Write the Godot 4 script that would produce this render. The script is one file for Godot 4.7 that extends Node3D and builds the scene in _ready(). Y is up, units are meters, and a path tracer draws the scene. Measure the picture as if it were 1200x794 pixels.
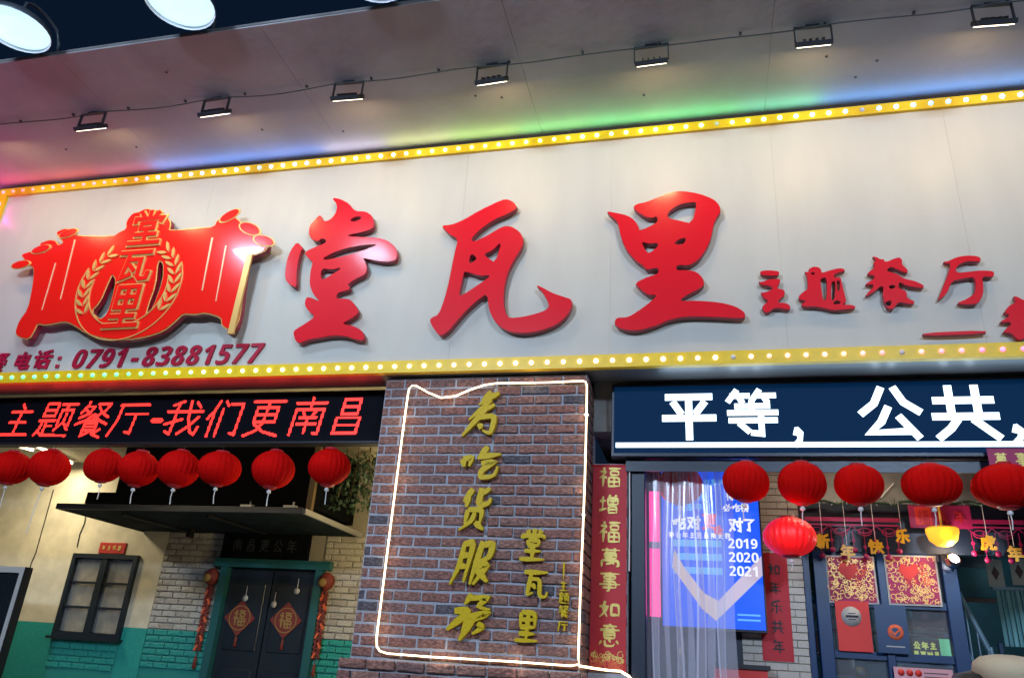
extends Node3D
# Night view of a restaurant front: a long lit signboard under a soffit, two LED text screens, a brick pier with a rope light, red lanterns, an old-street courtyard behind. Units are metres; the sign's face is the plane z = 0.

var M := {}
var cache := {}
var used := {}
var rng := RandomNumberGenerator.new()

# outlines of the raised sign letters and the emblem plate: centre x, centre y, outer rings, holes (millimetres from the centre)
const OUTLINE := {
	"hall": [-2.843, 4.568, [[-437,262,-365,194,-387,154,-390,31,-383,-50,-358,-181,-429,-147,-479,-94,-493,-23,-499,79,-482,181], [-186,679,-107,661,-19,610,54,522,153,513,222,461,248,386,240,335,163,310,2,287,131,265,287,249,386,217,470,145,498,73,486,18,395,10,279,38,192,64,230,11,248,-49,232,-97,153,-132,94,-177,123,-202,115,-227,57,-237,18,-251,14,-299,124,-304,176,-345,227,-414,220,-451,153,-495,103,-525,198,-544,276,-584,312,-640,308,-677,234,-665,157,-634,45,-621,-82,-640,-164,-650,-233,-679,-274,-664,-313,-588,-303,-560,-218,-507,-143,-450,-208,-403,-257,-343,-258,-285,-233,-266,-118,-321,-197,-249,-246,-158,-260,-37,-251,53,-296,86,-353,152,-248,202,-173,226,-163,258,-218,279,-236,247,-304,273,-340,328,-349,413,-305,473,-267,519,-222,443,-168,451,-122,511,-120,597]], [[19,432,53,463,111,466,124,444,70,415], [-171,78,-98,124,31,166,182,185,315,182,207,139,24,91,-132,65], [-167,-13,-62,-30,25,-15,-64,-79,-148,-128]]],
	"tile": [-1.457, 4.495, [[-549,390,-454,392,-354,432,-232,508,-50,593,0,594,53,560,85,504,10,453,-105,411,-217,325,-281,242,-250,217,-145,269,-33,339,33,343,111,290,152,213,144,141,86,36,44,-68,23,-190,24,-329,52,-433,85,-465,194,-456,302,-431,366,-406,379,-364,325,-259,267,-196,307,-210,403,-272,498,-311,547,-331,554,-390,518,-463,445,-534,325,-578,202,-593,93,-577,11,-532,-49,-462,-88,-375,-109,-248,-182,-301,-257,-375,-330,-467,-387,-549,-451,-594,-512,-527,-553,-457,-539,-431,-483,-408,-448,-270,-429,-129,-417,15,-404,143,-389,254,-471,307]], [[-162,99,-93,130,-24,208,-65,19,-121,59], [-275,97,-252,105,-216,66,-243,36,-279,24], [-307,-41,-183,-93,-101,-90,-108,-112,-317,-259,-335,-241,-314,-73]]],
	"inside": [-0.174, 4.465, [[-492,442,-432,428,-323,391,-269,342,-239,276,-239,249,-170,274,-97,317,-105,364,-139,352,-185,362,-246,412,-285,456,-261,487,-184,498,-91,536,1,574,93,574,212,539,315,481,357,423,361,360,330,319,306,259,288,156,248,56,194,-25,121,-74,34,-62,30,-107,105,-107,177,-128,218,-186,223,-235,187,-266,100,-310,42,-356,156,-357,323,-379,432,-416,491,-466,489,-505,455,-511,346,-499,180,-483,67,-481,-32,-502,-119,-542,-234,-573,-320,-570,-393,-546,-420,-504,-401,-465,-321,-468,-218,-400,-145,-338,-109,-299,-174,-296,-233,-243,-274,-193,-173,-145,-99,-125,-102,-74,-187,-89,-202,-59,-277,6,-338,98,-376,206,-401,343,-440,383]], [[-25,390,60,455,165,467,192,456,152,280,57,315,-21,339], [-224,154,-164,129,-104,133,-99,107,-160,50,-184,61], [15,116,53,153,105,161,97,127,74,106]]],
	"lord": [0.521, 4.167, [[-85,163,-22,168,45,155,50,132,30,111,-56,120,-84,133], [-102,83,-78,74,-27,96,35,94,53,84,45,56,23,17,60,11,77,-11,68,-47,29,-77,22,-91,76,-97,102,-120,101,-151,78,-154,13,-137,-12,-142,-44,-169,-74,-168,-91,-131,-86,-114,-44,-77,-74,-57,-95,-2,-77,-10,-33,2,-7,19,-31,38,-74,44,-94,60]], []],
	"topic": [0.860, 4.168, [[-131,143,-93,130,-103,156,-65,176,-29,170,-10,147,-12,121,29,137,102,154,137,145,144,122,123,117,80,105,60,84,110,81,113,24,126,-90,125,-121,98,-128,162,-134,184,-152,170,-169,94,-172,35,-176,-22,-156,-80,-139,-151,-139,-171,-120,-160,-103,-136,-95,-180,-81,-183,-52,-154,-22,-116,1,-113,102]], [[-22,73,14,78,-1,-69,-17,-97,-23,-33,-23,32], [44,41,67,47,49,-82,33,-99], [80,47,95,50,86,-24,77,-17], [44,-114,66,-101,85,-112,75,-124,46,-124], [-85,121,-63,124,-68,107]]],
	"meal": [1.295, 4.193, [[-116,207,-77,198,-65,181,-35,179,-31,155,27,180,63,189,81,161,72,129,106,84,97,53,49,77,1,112,-33,87,30,62,68,23,142,-3,188,-37,183,-63,135,-55,77,-41,38,-7,29,-49,65,-66,79,-93,71,-124,114,-152,111,-177,69,-175,28,-158,1,-172,-20,-207,-58,-205,-75,-168,-81,-105,-67,-22,-125,-72,-185,-108,-188,-89,-119,-19,-176,-18,-179,-5,-103,44,-158,63,-156,79,-103,119,-113,152,-89,172]], [[-67,-153,-30,-144,-43,-180,-63,-179], [-30,-35,-5,-26,8,-42,-23,-54]]],
	"room": [1.733, 4.181, [[-116,146,-82,149,-27,177,42,186,107,175,124,151,112,125,34,136,-29,108,-45,57,39,62,107,68,179,58,185,32,171,7,107,16,107,-46,94,-116,55,-180,1,-187,-63,-179,-73,-163,-16,-141,39,-103,56,-43,57,14,-2,7,-79,-9,-117,-94,-174,-143,-185,-137,-155,-72,-107,29,-69,121,-102,129]], []],
	"dash": [1.612, 3.798, [[-192,13,191,17,188,-15,-179,-17]], []],
	"self": [2.010, 3.890, [[-16,161,11,154,45,123,83,131,109,99,50,83,30,54,123,49,118,20,29,5,18,-34,46,-74,93,-114,93,-162,38,-121,-15,-158,-45,-152,-69,-107,-116,-101,-104,-77,-48,-31,-124,-32,-118,-18,-56,19,-88,40,-71,69,-43,97,-8,110]], []],
	"emblem": [-4.832, 4.637, [[-1047,-543,-1048,-430,-995,-317,-1029,-82,-1082,110,-1166,146,-1234,212,-1283,256,-1163,285,-1108,255,-1000,253,-1038,301,-1124,359,-1017,392,-947,377,-891,321,-842,353,-917,416,-973,473,-873,507,-770,457,-739,413,-324,376,-265,418,-200,444,-226,528,-187,607,-107,617,-113,622,-49,647,31,620,93,614,149,558,228,507,249,448,246,388,550,395,706,392,726,470,817,492,910,465,969,411,1098,342,1129,281,1232,235,1283,165,1239,112,1126,82,1108,36,1121,-187,1152,-492,1131,-596,1068,-594,1006,-556,985,-485,830,-433,723,-446,608,-432,552,-501,462,-586,306,-633,144,-648,29,-647,-133,-625,-306,-572,-477,-477,-567,-451,-740,-481,-845,-461,-851,-513,-878,-609,-989,-586]], [[-216,-5,-151,-72,-137,-246,-139,-404,-198,-461,-324,-373,-256,-277,-234,-117], [217,102,287,73,330,-104,303,-368,250,-460,241,-341,262,-149]]],
}

# strokes of the printed and the lit characters on a 100 x 100 square, y downwards
const STROKE := {
	"主": [[45,6,55,18],[20,26,80,26],[26,56,74,56],[10,90,90,90],[50,26,50,90]],
	"题": [[10,8,10,40],[10,8,42,8,42,40],[10,24,42,24],[10,40,42,40],[4,52,48,52],[26,52,26,84],[26,66,44,66],[14,60,12,74,4,90],[10,80,24,90,95,92],[52,10,96,10],[74,10,68,22],[58,24,58,66],[58,24,90,24,90,66],[74,34,74,56,56,78],[78,62,92,76]],
	"餐": [[22,4,22,16],[20,14,8,32],[20,16,42,16,34,34,8,46],[18,24,28,30],[52,10,88,10,78,28,52,46],[56,18,74,34,94,44],[50,36,30,52,4,62],[50,36,70,52,96,62],[36,52,64,52],[32,60,32,92],[32,60,68,60,68,78],[32,69,68,69],[32,78,68,78],[32,92,50,84],[56,78,66,88,88,96],[82,76,66,86]],
	"厅": [[12,12,92,12],[18,12,17,50,4,92],[34,36,94,36],[64,36,64,86,50,82]],
	"-": [[5,50,95,50]],
	"一": [[50,4,50,96]],
	"我": [[40,6,14,16],[4,32,96,32],[28,14,28,88,14,82],[6,64,48,52],[58,6,64,50,80,84,92,90,96,72],[90,46,68,72,48,88],[74,10,86,22]],
	"们": [[26,6,18,30,4,50],[18,30,18,94],[42,8,52,18],[40,26,40,94],[58,14,92,14,92,90,78,86]],
	"更": [[8,10,92,10],[22,24,22,60],[22,24,78,24,78,60],[22,42,78,42],[22,60,78,60],[50,10,48,62,34,82,6,94],[26,66,54,84,94,94]],
	"南": [[10,16,90,16],[50,4,50,30],[14,32,14,94],[14,32,86,32,86,92,74,90],[34,38,40,48],[66,38,60,48],[28,52,72,52],[26,68,74,68],[50,52,50,90]],
	"昌": [[28,6,28,44],[28,6,72,6,72,44],[28,25,72,25],[28,44,72,44],[18,54,18,94],[18,54,82,54,82,94],[18,73,82,73],[18,93,82,93]],
	"平": [[10,10,90,10],[22,24,34,44],[78,24,64,44],[4,56,96,56],[50,10,50,98]],
	"等": [[22,4,8,24],[14,14,44,14],[26,14,32,26],[64,4,52,22],[58,14,92,14],[72,14,78,26],[22,36,80,36],[50,28,50,50],[8,50,94,50],[10,66,92,66],[66,56,66,94,50,92],[28,74,42,88]],
	"公": [[38,4,26,32,6,50],[60,4,72,30,94,48],[46,42,34,68,16,88,78,86],[64,60,88,96]],
	"共": [[30,4,30,58],[70,4,70,58],[8,28,92,28],[4,58,96,58],[36,66,26,80,8,96],[64,66,78,80,94,96]],
	"，": [[40,10,70,30,60,70,20,98],[40,10,30,30,62,36]],
	"电": [[20,22,20,68],[20,22,80,22,80,68],[20,45,80,45],[20,68,80,68],[50,4,50,84,56,92,92,90,94,76]],
	"话": [[14,8,24,18],[6,36,24,36,24,84,36,72],[84,6,46,16],[38,34,96,34],[66,14,66,56],[46,58,46,94],[46,58,88,58,88,94],[46,90,88,90]],
	"堂": [[50,2,50,18],[26,6,34,16],[74,6,66,16],[12,32,12,22,88,22,84,32],[32,36,32,52],[32,36,68,36,68,52],[32,52,68,52],[22,68,78,68],[50,54,50,92],[8,92,92,92]],
	"瓦": [[8,12,92,12],[34,12,30,50,24,88,46,78],[32,34,68,34,68,82,76,92,94,90,96,74],[40,50,54,66]],
	"里": [[22,6,22,52],[22,6,78,6,78,52],[22,29,78,29],[22,52,78,52],[50,6,50,92],[20,72,80,72],[6,93,94,93]],
	"福": [[20,4,28,14],[8,22,36,22,6,56],[22,42,22,96],[28,46,36,56],[44,8,94,8],[52,20,52,40],[52,20,86,20,86,40],[52,40,86,40],[46,52,46,96],[46,52,92,52,92,96],[46,73,92,73],[46,94,92,94],[69,52,69,94]],
	"增": [[4,34,34,34],[19,10,19,78],[4,82,38,72],[48,4,56,14],[84,4,76,14],[44,20,44,52],[44,20,92,20,92,52],[44,52,92,52],[68,20,68,52],[54,28,60,42],[82,28,76,42],[50,62,50,96],[50,62,88,62,88,96],[50,78,88,78],[50,95,88,95]],
	"萬": [[8,14,92,14],[32,4,32,24],[68,4,68,24],[24,28,24,54],[24,28,76,28,76,54],[24,41,76,41],[24,54,76,54],[50,28,50,78],[12,64,12,96],[12,64,88,64,88,94,78,92],[32,82,62,76],[58,70,68,84]],
	"事": [[8,12,92,12],[26,22,26,36],[26,22,74,22,74,36],[26,36,74,36],[22,48,78,48,78,78],[6,62,96,62],[22,77,78,77],[50,4,50,96,38,92]],
	"如": [[28,6,20,50,40,90],[40,34,30,64,6,94],[4,36,46,34],[58,26,58,86],[58,26,92,26,92,86],[58,80,92,80]],
	"意": [[50,2,50,10],[20,12,80,12],[36,16,40,24],[64,16,60,24],[8,28,92,28],[28,36,28,62],[28,36,72,36,72,62],[28,49,72,49],[28,62,72,62],[16,74,8,90],[30,72,32,90,40,95,70,94,72,84],[48,68,56,80],[80,72,90,86]],
	"为": [[62,2,40,22],[84,4,34,30],[66,20,14,62],[78,30,30,52],[60,34,4,96],[40,58,88,52,82,94,58,84],[44,78,56,72]],
	"吃": [[8,40,14,62],[8,40,30,34,26,60],[62,4,44,40],[46,34,96,26],[54,52,88,46,56,72,58,94,92,88,94,60]],
	"货": [[30,4,6,34],[20,22,18,46],[88,2,54,22],[60,2,58,34,66,42,94,36,96,24],[26,52,24,84],[26,52,78,50,74,82],[52,58,46,78,8,98],[58,80,90,96]],
	"服": [[22,10,18,60,4,96],[20,12,46,4,36,90],[22,36,40,32],[20,58,38,56],[66,4,52,94],[62,14,94,6,88,40,66,44],[56,56,92,50,60,94],[62,62,94,88]],
	"务": [[46,4,34,26],[36,14,88,8,60,30,92,34],[14,40,48,36,40,80],[44,44,4,78],[50,50,94,40,62,58],[60,52,36,98],[70,62,84,70,62,84]],
	"新": [[26,2,32,10],[8,14,48,14],[16,18,22,32],[40,18,34,32],[4,38,50,38],[8,56,48,56],[28,38,28,94,20,90],[20,66,8,84],[36,66,46,80],[86,6,58,16],[58,16,58,50,48,94],[58,40,96,40],[80,40,80,96]],
	"年": [[28,4,8,34],[22,20,86,20],[24,44,82,44],[24,44,24,68],[4,68,96,68],[54,20,54,98]],
	"快": [[18,4,18,96],[6,26,4,46],[28,20,34,32],[42,26,88,26,88,50],[34,50,98,50],[64,6,62,56,34,94],[66,56,96,92]],
	"乐": [[80,4,22,14,16,44,92,44],[52,22,52,92,38,88],[28,58,10,82],[72,58,92,80]],
	"虎": [[50,2,50,20],[50,10,80,10],[14,22,92,22,86,34],[14,22,14,60,4,94],[26,38,74,34],[48,24,48,44,56,50,84,48],[38,62,36,78,20,94],[38,62,66,62,66,88,74,92,92,90,94,78]],
	"必": [[16,44,6,68],[26,34,28,80,40,90,72,88,76,70],[44,16,56,32],[82,12,60,60,18,94],[82,40,96,60]],
	"榜": [[4,28,40,28],[22,4,22,96],[22,34,4,66],[24,40,38,56],[68,2,72,10],[48,14,94,14],[56,18,60,28],[84,18,80,28],[46,44,46,34,96,34,94,44],[66,42,72,52],[44,56,98,56],[66,56,62,76,42,96],[64,70,90,70,86,94,74,92]],
	"对": [[6,18,42,18,30,60,6,92],[12,36,40,84],[50,30,98,30],[82,6,82,92,68,88],[58,46,68,62]],
	"了": [[12,12,86,12,54,38],[52,38,54,90,40,86]],
	"得": [[22,4,6,22],[26,24,4,50],[18,42,18,96],[44,6,44,40],[44,6,84,6,84,40],[44,23,84,23],[44,40,84,40],[38,50,92,50],[34,64,98,64],[76,50,76,94,62,90],[46,72,56,84]],
}

# ---------------------------------------------------------------- helpers
func lin(r, g, b, a = 1.0) -> Color:
	var c := Color(r, g, b).linear_to_srgb()
	c.a = a
	return c

func numbered(called: String) -> String:
	if not used.has(called):
		used[called] = 0
		return called
	used[called] += 1
	return "%s_%03d" % [called, used[called]]

func thing(called: String, label: String, category: String, at := Vector3.ZERO, group := "") -> Node3D:
	var o := Node3D.new()
	o.name = numbered(called)
	add_child(o)
	o.position = at
	o.set_meta("label", label)
	o.set_meta("category", category)
	if group:
		o.set_meta("group", group)
	return o

func part(called: String, mesh: Mesh, mat: Material, parent: Node, at := Vector3.ZERO, turn := Vector3.ZERO) -> MeshInstance3D:
	var o := MeshInstance3D.new()
	o.name = called
	o.mesh = mesh
	o.material_override = mat
	parent.add_child(o, true)
	o.position = at
	o.rotation = turn
	return o

func struct(called: String, mesh: Mesh, mat: Material, at := Vector3.ZERO) -> MeshInstance3D:
	var o := part(called, mesh, mat, self, at)
	o.set_meta("kind", "structure")
	return o

func copy(o: Node3D, at: Vector3, label: String) -> Node3D:
	var c: Node3D = o.duplicate()
	c.name = numbered(str(o.name))
	add_child(c)
	c.position = at
	c.set_meta("label", label)
	return c

func box(x, y, z) -> Mesh:
	var key := "box%.4f,%.4f,%.4f" % [x, y, z]
	if not cache.has(key):
		var b := BoxMesh.new()
		b.size = Vector3(x, y, z)
		cache[key] = b
	return cache[key]

func st_new() -> SurfaceTool:
	var st := SurfaceTool.new()
	st.begin(Mesh.PRIMITIVE_TRIANGLES)
	return st

func done(st: SurfaceTool) -> Mesh:
	st.generate_normals()
	return st.commit()

func tri(st: SurfaceTool, a: Vector3, b: Vector3, c: Vector3) -> void:
	st.add_vertex(a); st.add_vertex(b); st.add_vertex(c)

# a, b, c, d run counter-clockwise seen from outside
func quad(st: SurfaceTool, a: Vector3, b: Vector3, c: Vector3, d: Vector3) -> void:
	tri(st, a, c, b)
	tri(st, a, d, c)

func smooth(st: SurfaceTool, on: bool) -> void:
	st.set_smooth_group(0 if on else -1)

# a box with its four front edges chamfered, centre of its back at the origin, front towards +z
func slab_mesh(w: float, h: float, d: float, c: float) -> Mesh:
	var key := "slab%.4f,%.4f,%.4f,%.4f" % [w, h, d, c]
	if cache.has(key):
		return cache[key]
	var st := st_new()
	smooth(st, false)
	var ring := func(x: float, y: float, z: float) -> Array:
		return [Vector3(-x, -y, z), Vector3(x, -y, z), Vector3(x, y, z), Vector3(-x, y, z)]
	var r0: Array = ring.call(w / 2, h / 2, 0.0)
	var r1: Array = ring.call(w / 2, h / 2, d - c)
	var r2: Array = ring.call(w / 2 - c, h / 2 - c, d)
	for i in 4:
		var j := (i + 1) % 4
		quad(st, r0[i], r0[j], r1[j], r1[i])
		quad(st, r1[i], r1[j], r2[j], r2[i])
	quad(st, r2[0], r2[1], r2[2], r2[3])
	quad(st, r0[3], r0[2], r0[1], r0[0])
	cache[key] = done(st)
	return cache[key]

# a brick with chipped, uneven edges
func brick_mesh(w: float, h: float, d: float, seed_: int) -> Mesh:
	var key := "brick%.4f,%.4f,%.4f,%d" % [w, h, d, seed_]
	if cache.has(key):
		return cache[key]
	var r := RandomNumberGenerator.new()
	r.seed = seed_ * 77 + 5
	var st := st_new()
	smooth(st, false)
	var n := 4
	var outer := []
	for i in n:
		outer.append(Vector2(lerpf(-w / 2, w / 2, float(i) / n), -h / 2))
	outer.append(Vector2(w / 2, -h / 2)); outer.append(Vector2(w / 2, 0))
	for i in n:
		outer.append(Vector2(lerpf(w / 2, -w / 2, float(i) / n), h / 2))
	outer.append(Vector2(-w / 2, h / 2)); outer.append(Vector2(-w / 2, 0))
	var a := []; var b := []; var c := []
	for p in outer:
		var q: Vector2 = p * Vector2(1.0 - r.randf() * .016, 1.0 - r.randf() * .13)
		a.append(Vector3(q.x, q.y, 0))
		b.append(Vector3(q.x, q.y, d * .8))
		var e := .003 + r.randf() * .006
		c.append(Vector3(q.x - signf(q.x) * e, q.y - signf(q.y) * e, d * (.82 + r.randf() * .3)))
	var mid := Vector3(0, 0, d * 1.02)
	for i in outer.size():
		var j := (i + 1) % outer.size()
		quad(st, a[i], a[j], b[j], b[i])
		quad(st, b[i], b[j], c[j], c[i])
		tri(st, c[i], mid, c[j])
	cache[key] = done(st)
	return cache[key]

# prism of a simple polygon (counter-clockwise or not), from z0 to z1
func add_prism(st: SurfaceTool, poly: PackedVector2Array, z0: float, z1: float) -> void:
	if Geometry2D.is_polygon_clockwise(poly):
		poly.reverse()
	var idx := Geometry2D.triangulate_polygon(poly)
	smooth(st, false)
	for i in range(0, idx.size(), 3):
		var a := poly[idx[i]]; var b := poly[idx[i + 1]]; var c := poly[idx[i + 2]]
		if (b - a).cross(c - a) < 0:
			var t := b; b = c; c = t
		tri(st, Vector3(a.x, a.y, z1), Vector3(c.x, c.y, z1), Vector3(b.x, b.y, z1))
		tri(st, Vector3(a.x, a.y, z0), Vector3(b.x, b.y, z0), Vector3(c.x, c.y, z0))
	var n := poly.size()
	for i in n:
		var a := poly[i]; var b := poly[(i + 1) % n]
		quad(st, Vector3(a.x, a.y, z0), Vector3(b.x, b.y, z0), Vector3(b.x, b.y, z1), Vector3(a.x, a.y, z1))

func prism(poly: PackedVector2Array, z0: float, z1: float) -> Mesh:
	var st := st_new()
	add_prism(st, poly, z0, z1)
	return done(st)

func rounded(poly: PackedVector2Array) -> PackedVector2Array:
	var out := PackedVector2Array()
	var n := poly.size()
	for i in n:
		var a := poly[i]; var b := poly[(i + 1) % n]
		out.append(a.lerp(b, .22)); out.append(a.lerp(b, .78))
	return out

func ring_of(mm: Array) -> PackedVector2Array:
	var p := PackedVector2Array()
	for i in range(0, mm.size(), 2):
		p.append(Vector2(mm[i], mm[i + 1]) / 1000.0)
	return rounded(p)

# the outline of that name as simple polygons; each hole is opened by a hairline cut
func outline(called: String, grow := 0.0) -> Array:
	var d: Array = OUTLINE[called]
	var pieces := []
	for r in d[2]:
		var p := ring_of(r)
		if Geometry2D.is_polygon_clockwise(p):
			p.reverse()
		if grow != 0.0:
			p = Geometry2D.offset_polygon(p, grow, Geometry2D.JOIN_ROUND)[0]
		pieces.append(p)
	for h in d[3]:
		var p := ring_of(h)
		if Geometry2D.is_polygon_clockwise(p):
			p.reverse()
		if grow != 0.0:
			var q := Geometry2D.offset_polygon(p, -grow)
			if q.is_empty():
				continue
			p = q[0]
		var m := Vector2.ZERO
		for v in p:
			m += v / p.size()
		var cut := PackedVector2Array([m, m + Vector2(3, 0.0), m + Vector2(3, .0003), m + Vector2(0, .0003)])
		var opened: PackedVector2Array = Geometry2D.merge_polygons(p, cut)[0]
		var next := []
		for q in pieces:
			for c in Geometry2D.clip_polygons(q, opened):
				if not Geometry2D.is_polygon_clockwise(c):
					next.append(c)
		pieces = next
	return pieces

func outline_mesh(called: String, z0: float, z1: float, grow := 0.0) -> Mesh:
	var st := st_new()
	for p in outline(called, grow):
		add_prism(st, p, z0, z1)
	return done(st)

# a strip along a polyline with a width at each point, as a raised stroke from z0 to z1
func add_stroke(st: SurfaceTool, pts: PackedVector2Array, wid: PackedFloat32Array, z0: float, z1: float) -> void:
	var n := pts.size()
	var le := PackedVector2Array(); var ri := PackedVector2Array()
	for i in n:
		var d := Vector2.ZERO
		if i > 0:
			d += (pts[i] - pts[i - 1]).normalized()
		if i < n - 1:
			d += (pts[i + 1] - pts[i]).normalized()
		var turn := 1.0
		if i > 0 and i < n - 1:
			turn = 1.0 / clampf(d.length() / 2.0, .55, 1.0)
		d = d.normalized() if d.length() > 1e-6 else Vector2.RIGHT
		var nrm := Vector2(-d.y, d.x) * wid[i] * .5 * turn
		le.append(pts[i] + nrm); ri.append(pts[i] - nrm)
	smooth(st, false)
	for i in n - 1:
		var a := le[i]; var b := le[i + 1]; var c := ri[i + 1]; var d := ri[i]
		quad(st, Vector3(d.x, d.y, z1), Vector3(c.x, c.y, z1), Vector3(b.x, b.y, z1), Vector3(a.x, a.y, z1))
		quad(st, Vector3(b.x, b.y, z0), Vector3(a.x, a.y, z0), Vector3(a.x, a.y, z1), Vector3(b.x, b.y, z1))
		quad(st, Vector3(d.x, d.y, z0), Vector3(c.x, c.y, z0), Vector3(c.x, c.y, z1), Vector3(d.x, d.y, z1))
	for e in [0, n - 1]:
		var a := le[e]; var b := ri[e]
		if e > 0:
			a = ri[e]; b = le[e]
		quad(st, Vector3(a.x, a.y, z0), Vector3(b.x, b.y, z0), Vector3(b.x, b.y, z1), Vector3(a.x, a.y, z1))

# one character, centred, w x h; style: "block" even strokes, "brush" swelling strokes with tapered ends
func glyph(ch: String, w: float, h: float, thick: float, depth: float, style := "block", slant := 0.0) -> Mesh:
	var key := "glyph%s%.3f,%.3f,%.3f,%.4f%s%.2f" % [ch, w, h, thick, depth, style, slant]
	if cache.has(key):
		return cache[key]
	var st := st_new()
	var k := 0
	var r := RandomNumberGenerator.new()
	r.seed = ch.unicode_at(0)
	for s in STROKE[ch]:
		var pts := PackedVector2Array(); var wid := PackedFloat32Array()
		var m: int = s.size() / 2
		for i in m:
			var y: float = (.5 - s[i * 2 + 1] / 100.0) * h
			pts.append(Vector2((s[i * 2] / 100.0 - .5) * w + slant * y, y))
		if style == "block":
			for i in m:
				wid.append(thick)
			for e in [0, m - 1]:
				var d := (pts[e] - pts[1 if e == 0 else m - 2]).normalized()
				pts[e] += d * thick * .35
		else:
			var fine := PackedVector2Array()
			for i in m - 1:
				for q in 4:
					fine.append(pts[i].lerp(pts[i + 1], q / 4.0))
			fine.append(pts[m - 1])
			for q in 2:
				for i in range(1, fine.size() - 1):
					fine[i] = fine[i] * .5 + (fine[i - 1] + fine[i + 1]) * .25
			pts = fine
			var n := pts.size()
			var heavy := r.randf_range(.85, 1.25)
			for i in n:
				var t := float(i) / (n - 1)
				wid.append(thick * heavy * (.62 + .62 * sin(PI * clampf(.12 + t * .92, 0, 1))) * (1.0 - .35 * t))
		add_stroke(st, pts, wid, 0.0, depth + .00035 * k)
		k += 1
	cache[key] = done(st)
	return cache[key]

# one character as lit dots of a text screen: square dots on a grid of that pitch
func dot_glyph(ch: String, w: float, h: float, thick: float, pitch: float, fill: float, slant := 0.0) -> Mesh:
	var st := st_new()
	smooth(st, false)
	var segs := []
	for s in STROKE[ch]:
		for i in s.size() / 2 - 1:
			var p := []
			for k in [i, i + 1]:
				var y: float = (.5 - s[k * 2 + 1] / 100.0) * h
				p.append(Vector2((s[k * 2] / 100.0 - .5) * w + slant * y, y))
			segs.append(p)
	var nx := int(ceil((w * .5 + absf(slant) * h * .5 + thick) / pitch))
	var ny := int(ceil((h * .5 + thick) / pitch))
	var e := pitch * fill * .5
	for iy in range(-ny, ny + 1):
		for ix in range(-nx, nx + 1):
			var c := Vector2(ix, iy) * pitch
			for g in segs:
				if Geometry2D.get_closest_point_to_segment(c, g[0], g[1]).distance_to(c) < thick * .5:
					quad(st, Vector3(c.x - e, c.y - e, .003), Vector3(c.x + e, c.y - e, .003), Vector3(c.x + e, c.y + e, .003), Vector3(c.x - e, c.y + e, .003))
					break
	return done(st)

# turned shape round y; profile is [radius, y] pairs from the bottom up; ribs > 0 pleats it
func lathe(profile: Array, seg := 20, ribs := 0, pleat := 0.0, dent := 0.0, seed_ := 0) -> Mesh:
	var st := st_new()
	smooth(st, true)
	var at := func(i: int, j: int) -> Vector3:
		var a := TAU * (j % seg) / seg
		var r: float = profile[i][0]
		if ribs > 0:
			r *= 1.0 - pleat * (.5 + .5 * cos(a * ribs))
		if dent > 0.0:
			r *= 1.0 + dent * (sin(a * 2.0 + seed_ * 1.7 + i * .4) + .6 * sin(a * 3.0 - seed_ * 2.9 + i * .7) + .35 * sin(a * 11.0 + i * 2.2 + seed_))
		return Vector3(r * cos(a), profile[i][1], -r * sin(a))
	for i in profile.size() - 1:
		for j in seg:
			var a: Vector3 = at.call(i, j); var b: Vector3 = at.call(i, j + 1)
			var c: Vector3 = at.call(i + 1, j + 1); var d: Vector3 = at.call(i + 1, j)
			if profile[i][0] > 1e-5:
				tri(st, a, c, b)
			if profile[i + 1][0] > 1e-5:
				tri(st, a, d, c)
	return done(st)

func add_tube(st: SurfaceTool, pts: Array, r: float, sides := 8) -> void:
	smooth(st, true)
	var rings := []
	for i in pts.size():
		var d: Vector3 = (pts[mini(i + 1, pts.size() - 1)] - pts[maxi(i - 1, 0)]).normalized()
		var u := d.cross(Vector3.UP if absf(d.y) < .9 else Vector3.RIGHT).normalized()
		var v := d.cross(u)
		var ring := []
		for k in sides:
			ring.append(pts[i] + (u * cos(TAU * k / sides) + v * sin(TAU * k / sides)) * r)
		rings.append(ring)
	for i in pts.size() - 1:
		for k in sides:
			var j := (k + 1) % sides
			quad(st, rings[i][k], rings[i][j], rings[i + 1][j], rings[i + 1][k])
	smooth(st, false)
	for k in range(1, sides - 1):
		tri(st, rings[0][0], rings[0][k], rings[0][k + 1])
		tri(st, rings[-1][0], rings[-1][k + 1], rings[-1][k])

func tube(pts: Array, r: float, sides := 8) -> Mesh:
	var st := st_new()
	add_tube(st, pts, r, sides)
	return done(st)

# several boxes [centre, size] in one mesh
func boxes(list: Array) -> Mesh:
	var st := st_new()
	for b in list:
		var m := BoxMesh.new()
		m.size = b[1]
		st.append_from(m, 0, Transform3D(Basis(), b[0]))
	return st.commit()

func noise_tex(called: String, freq: float, lo: float, hi: float, octaves := 4, kind := FastNoiseLite.TYPE_SIMPLEX_SMOOTH, size := 512) -> NoiseTexture2D:
	if cache.has(called):
		return cache[called]
	var t := NoiseTexture2D.new()
	var n := FastNoiseLite.new()
	n.seed = hash(called) % 1000
	n.frequency = freq
	n.noise_type = kind
	n.fractal_octaves = octaves
	t.noise = n
	t.width = size; t.height = size
	t.seamless = true
	var g := Gradient.new()
	g.set_color(0, Color(lo, lo, lo)); g.set_color(1, Color(hi, hi, hi))
	t.color_ramp = g
	cache[called] = t
	return t

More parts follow.
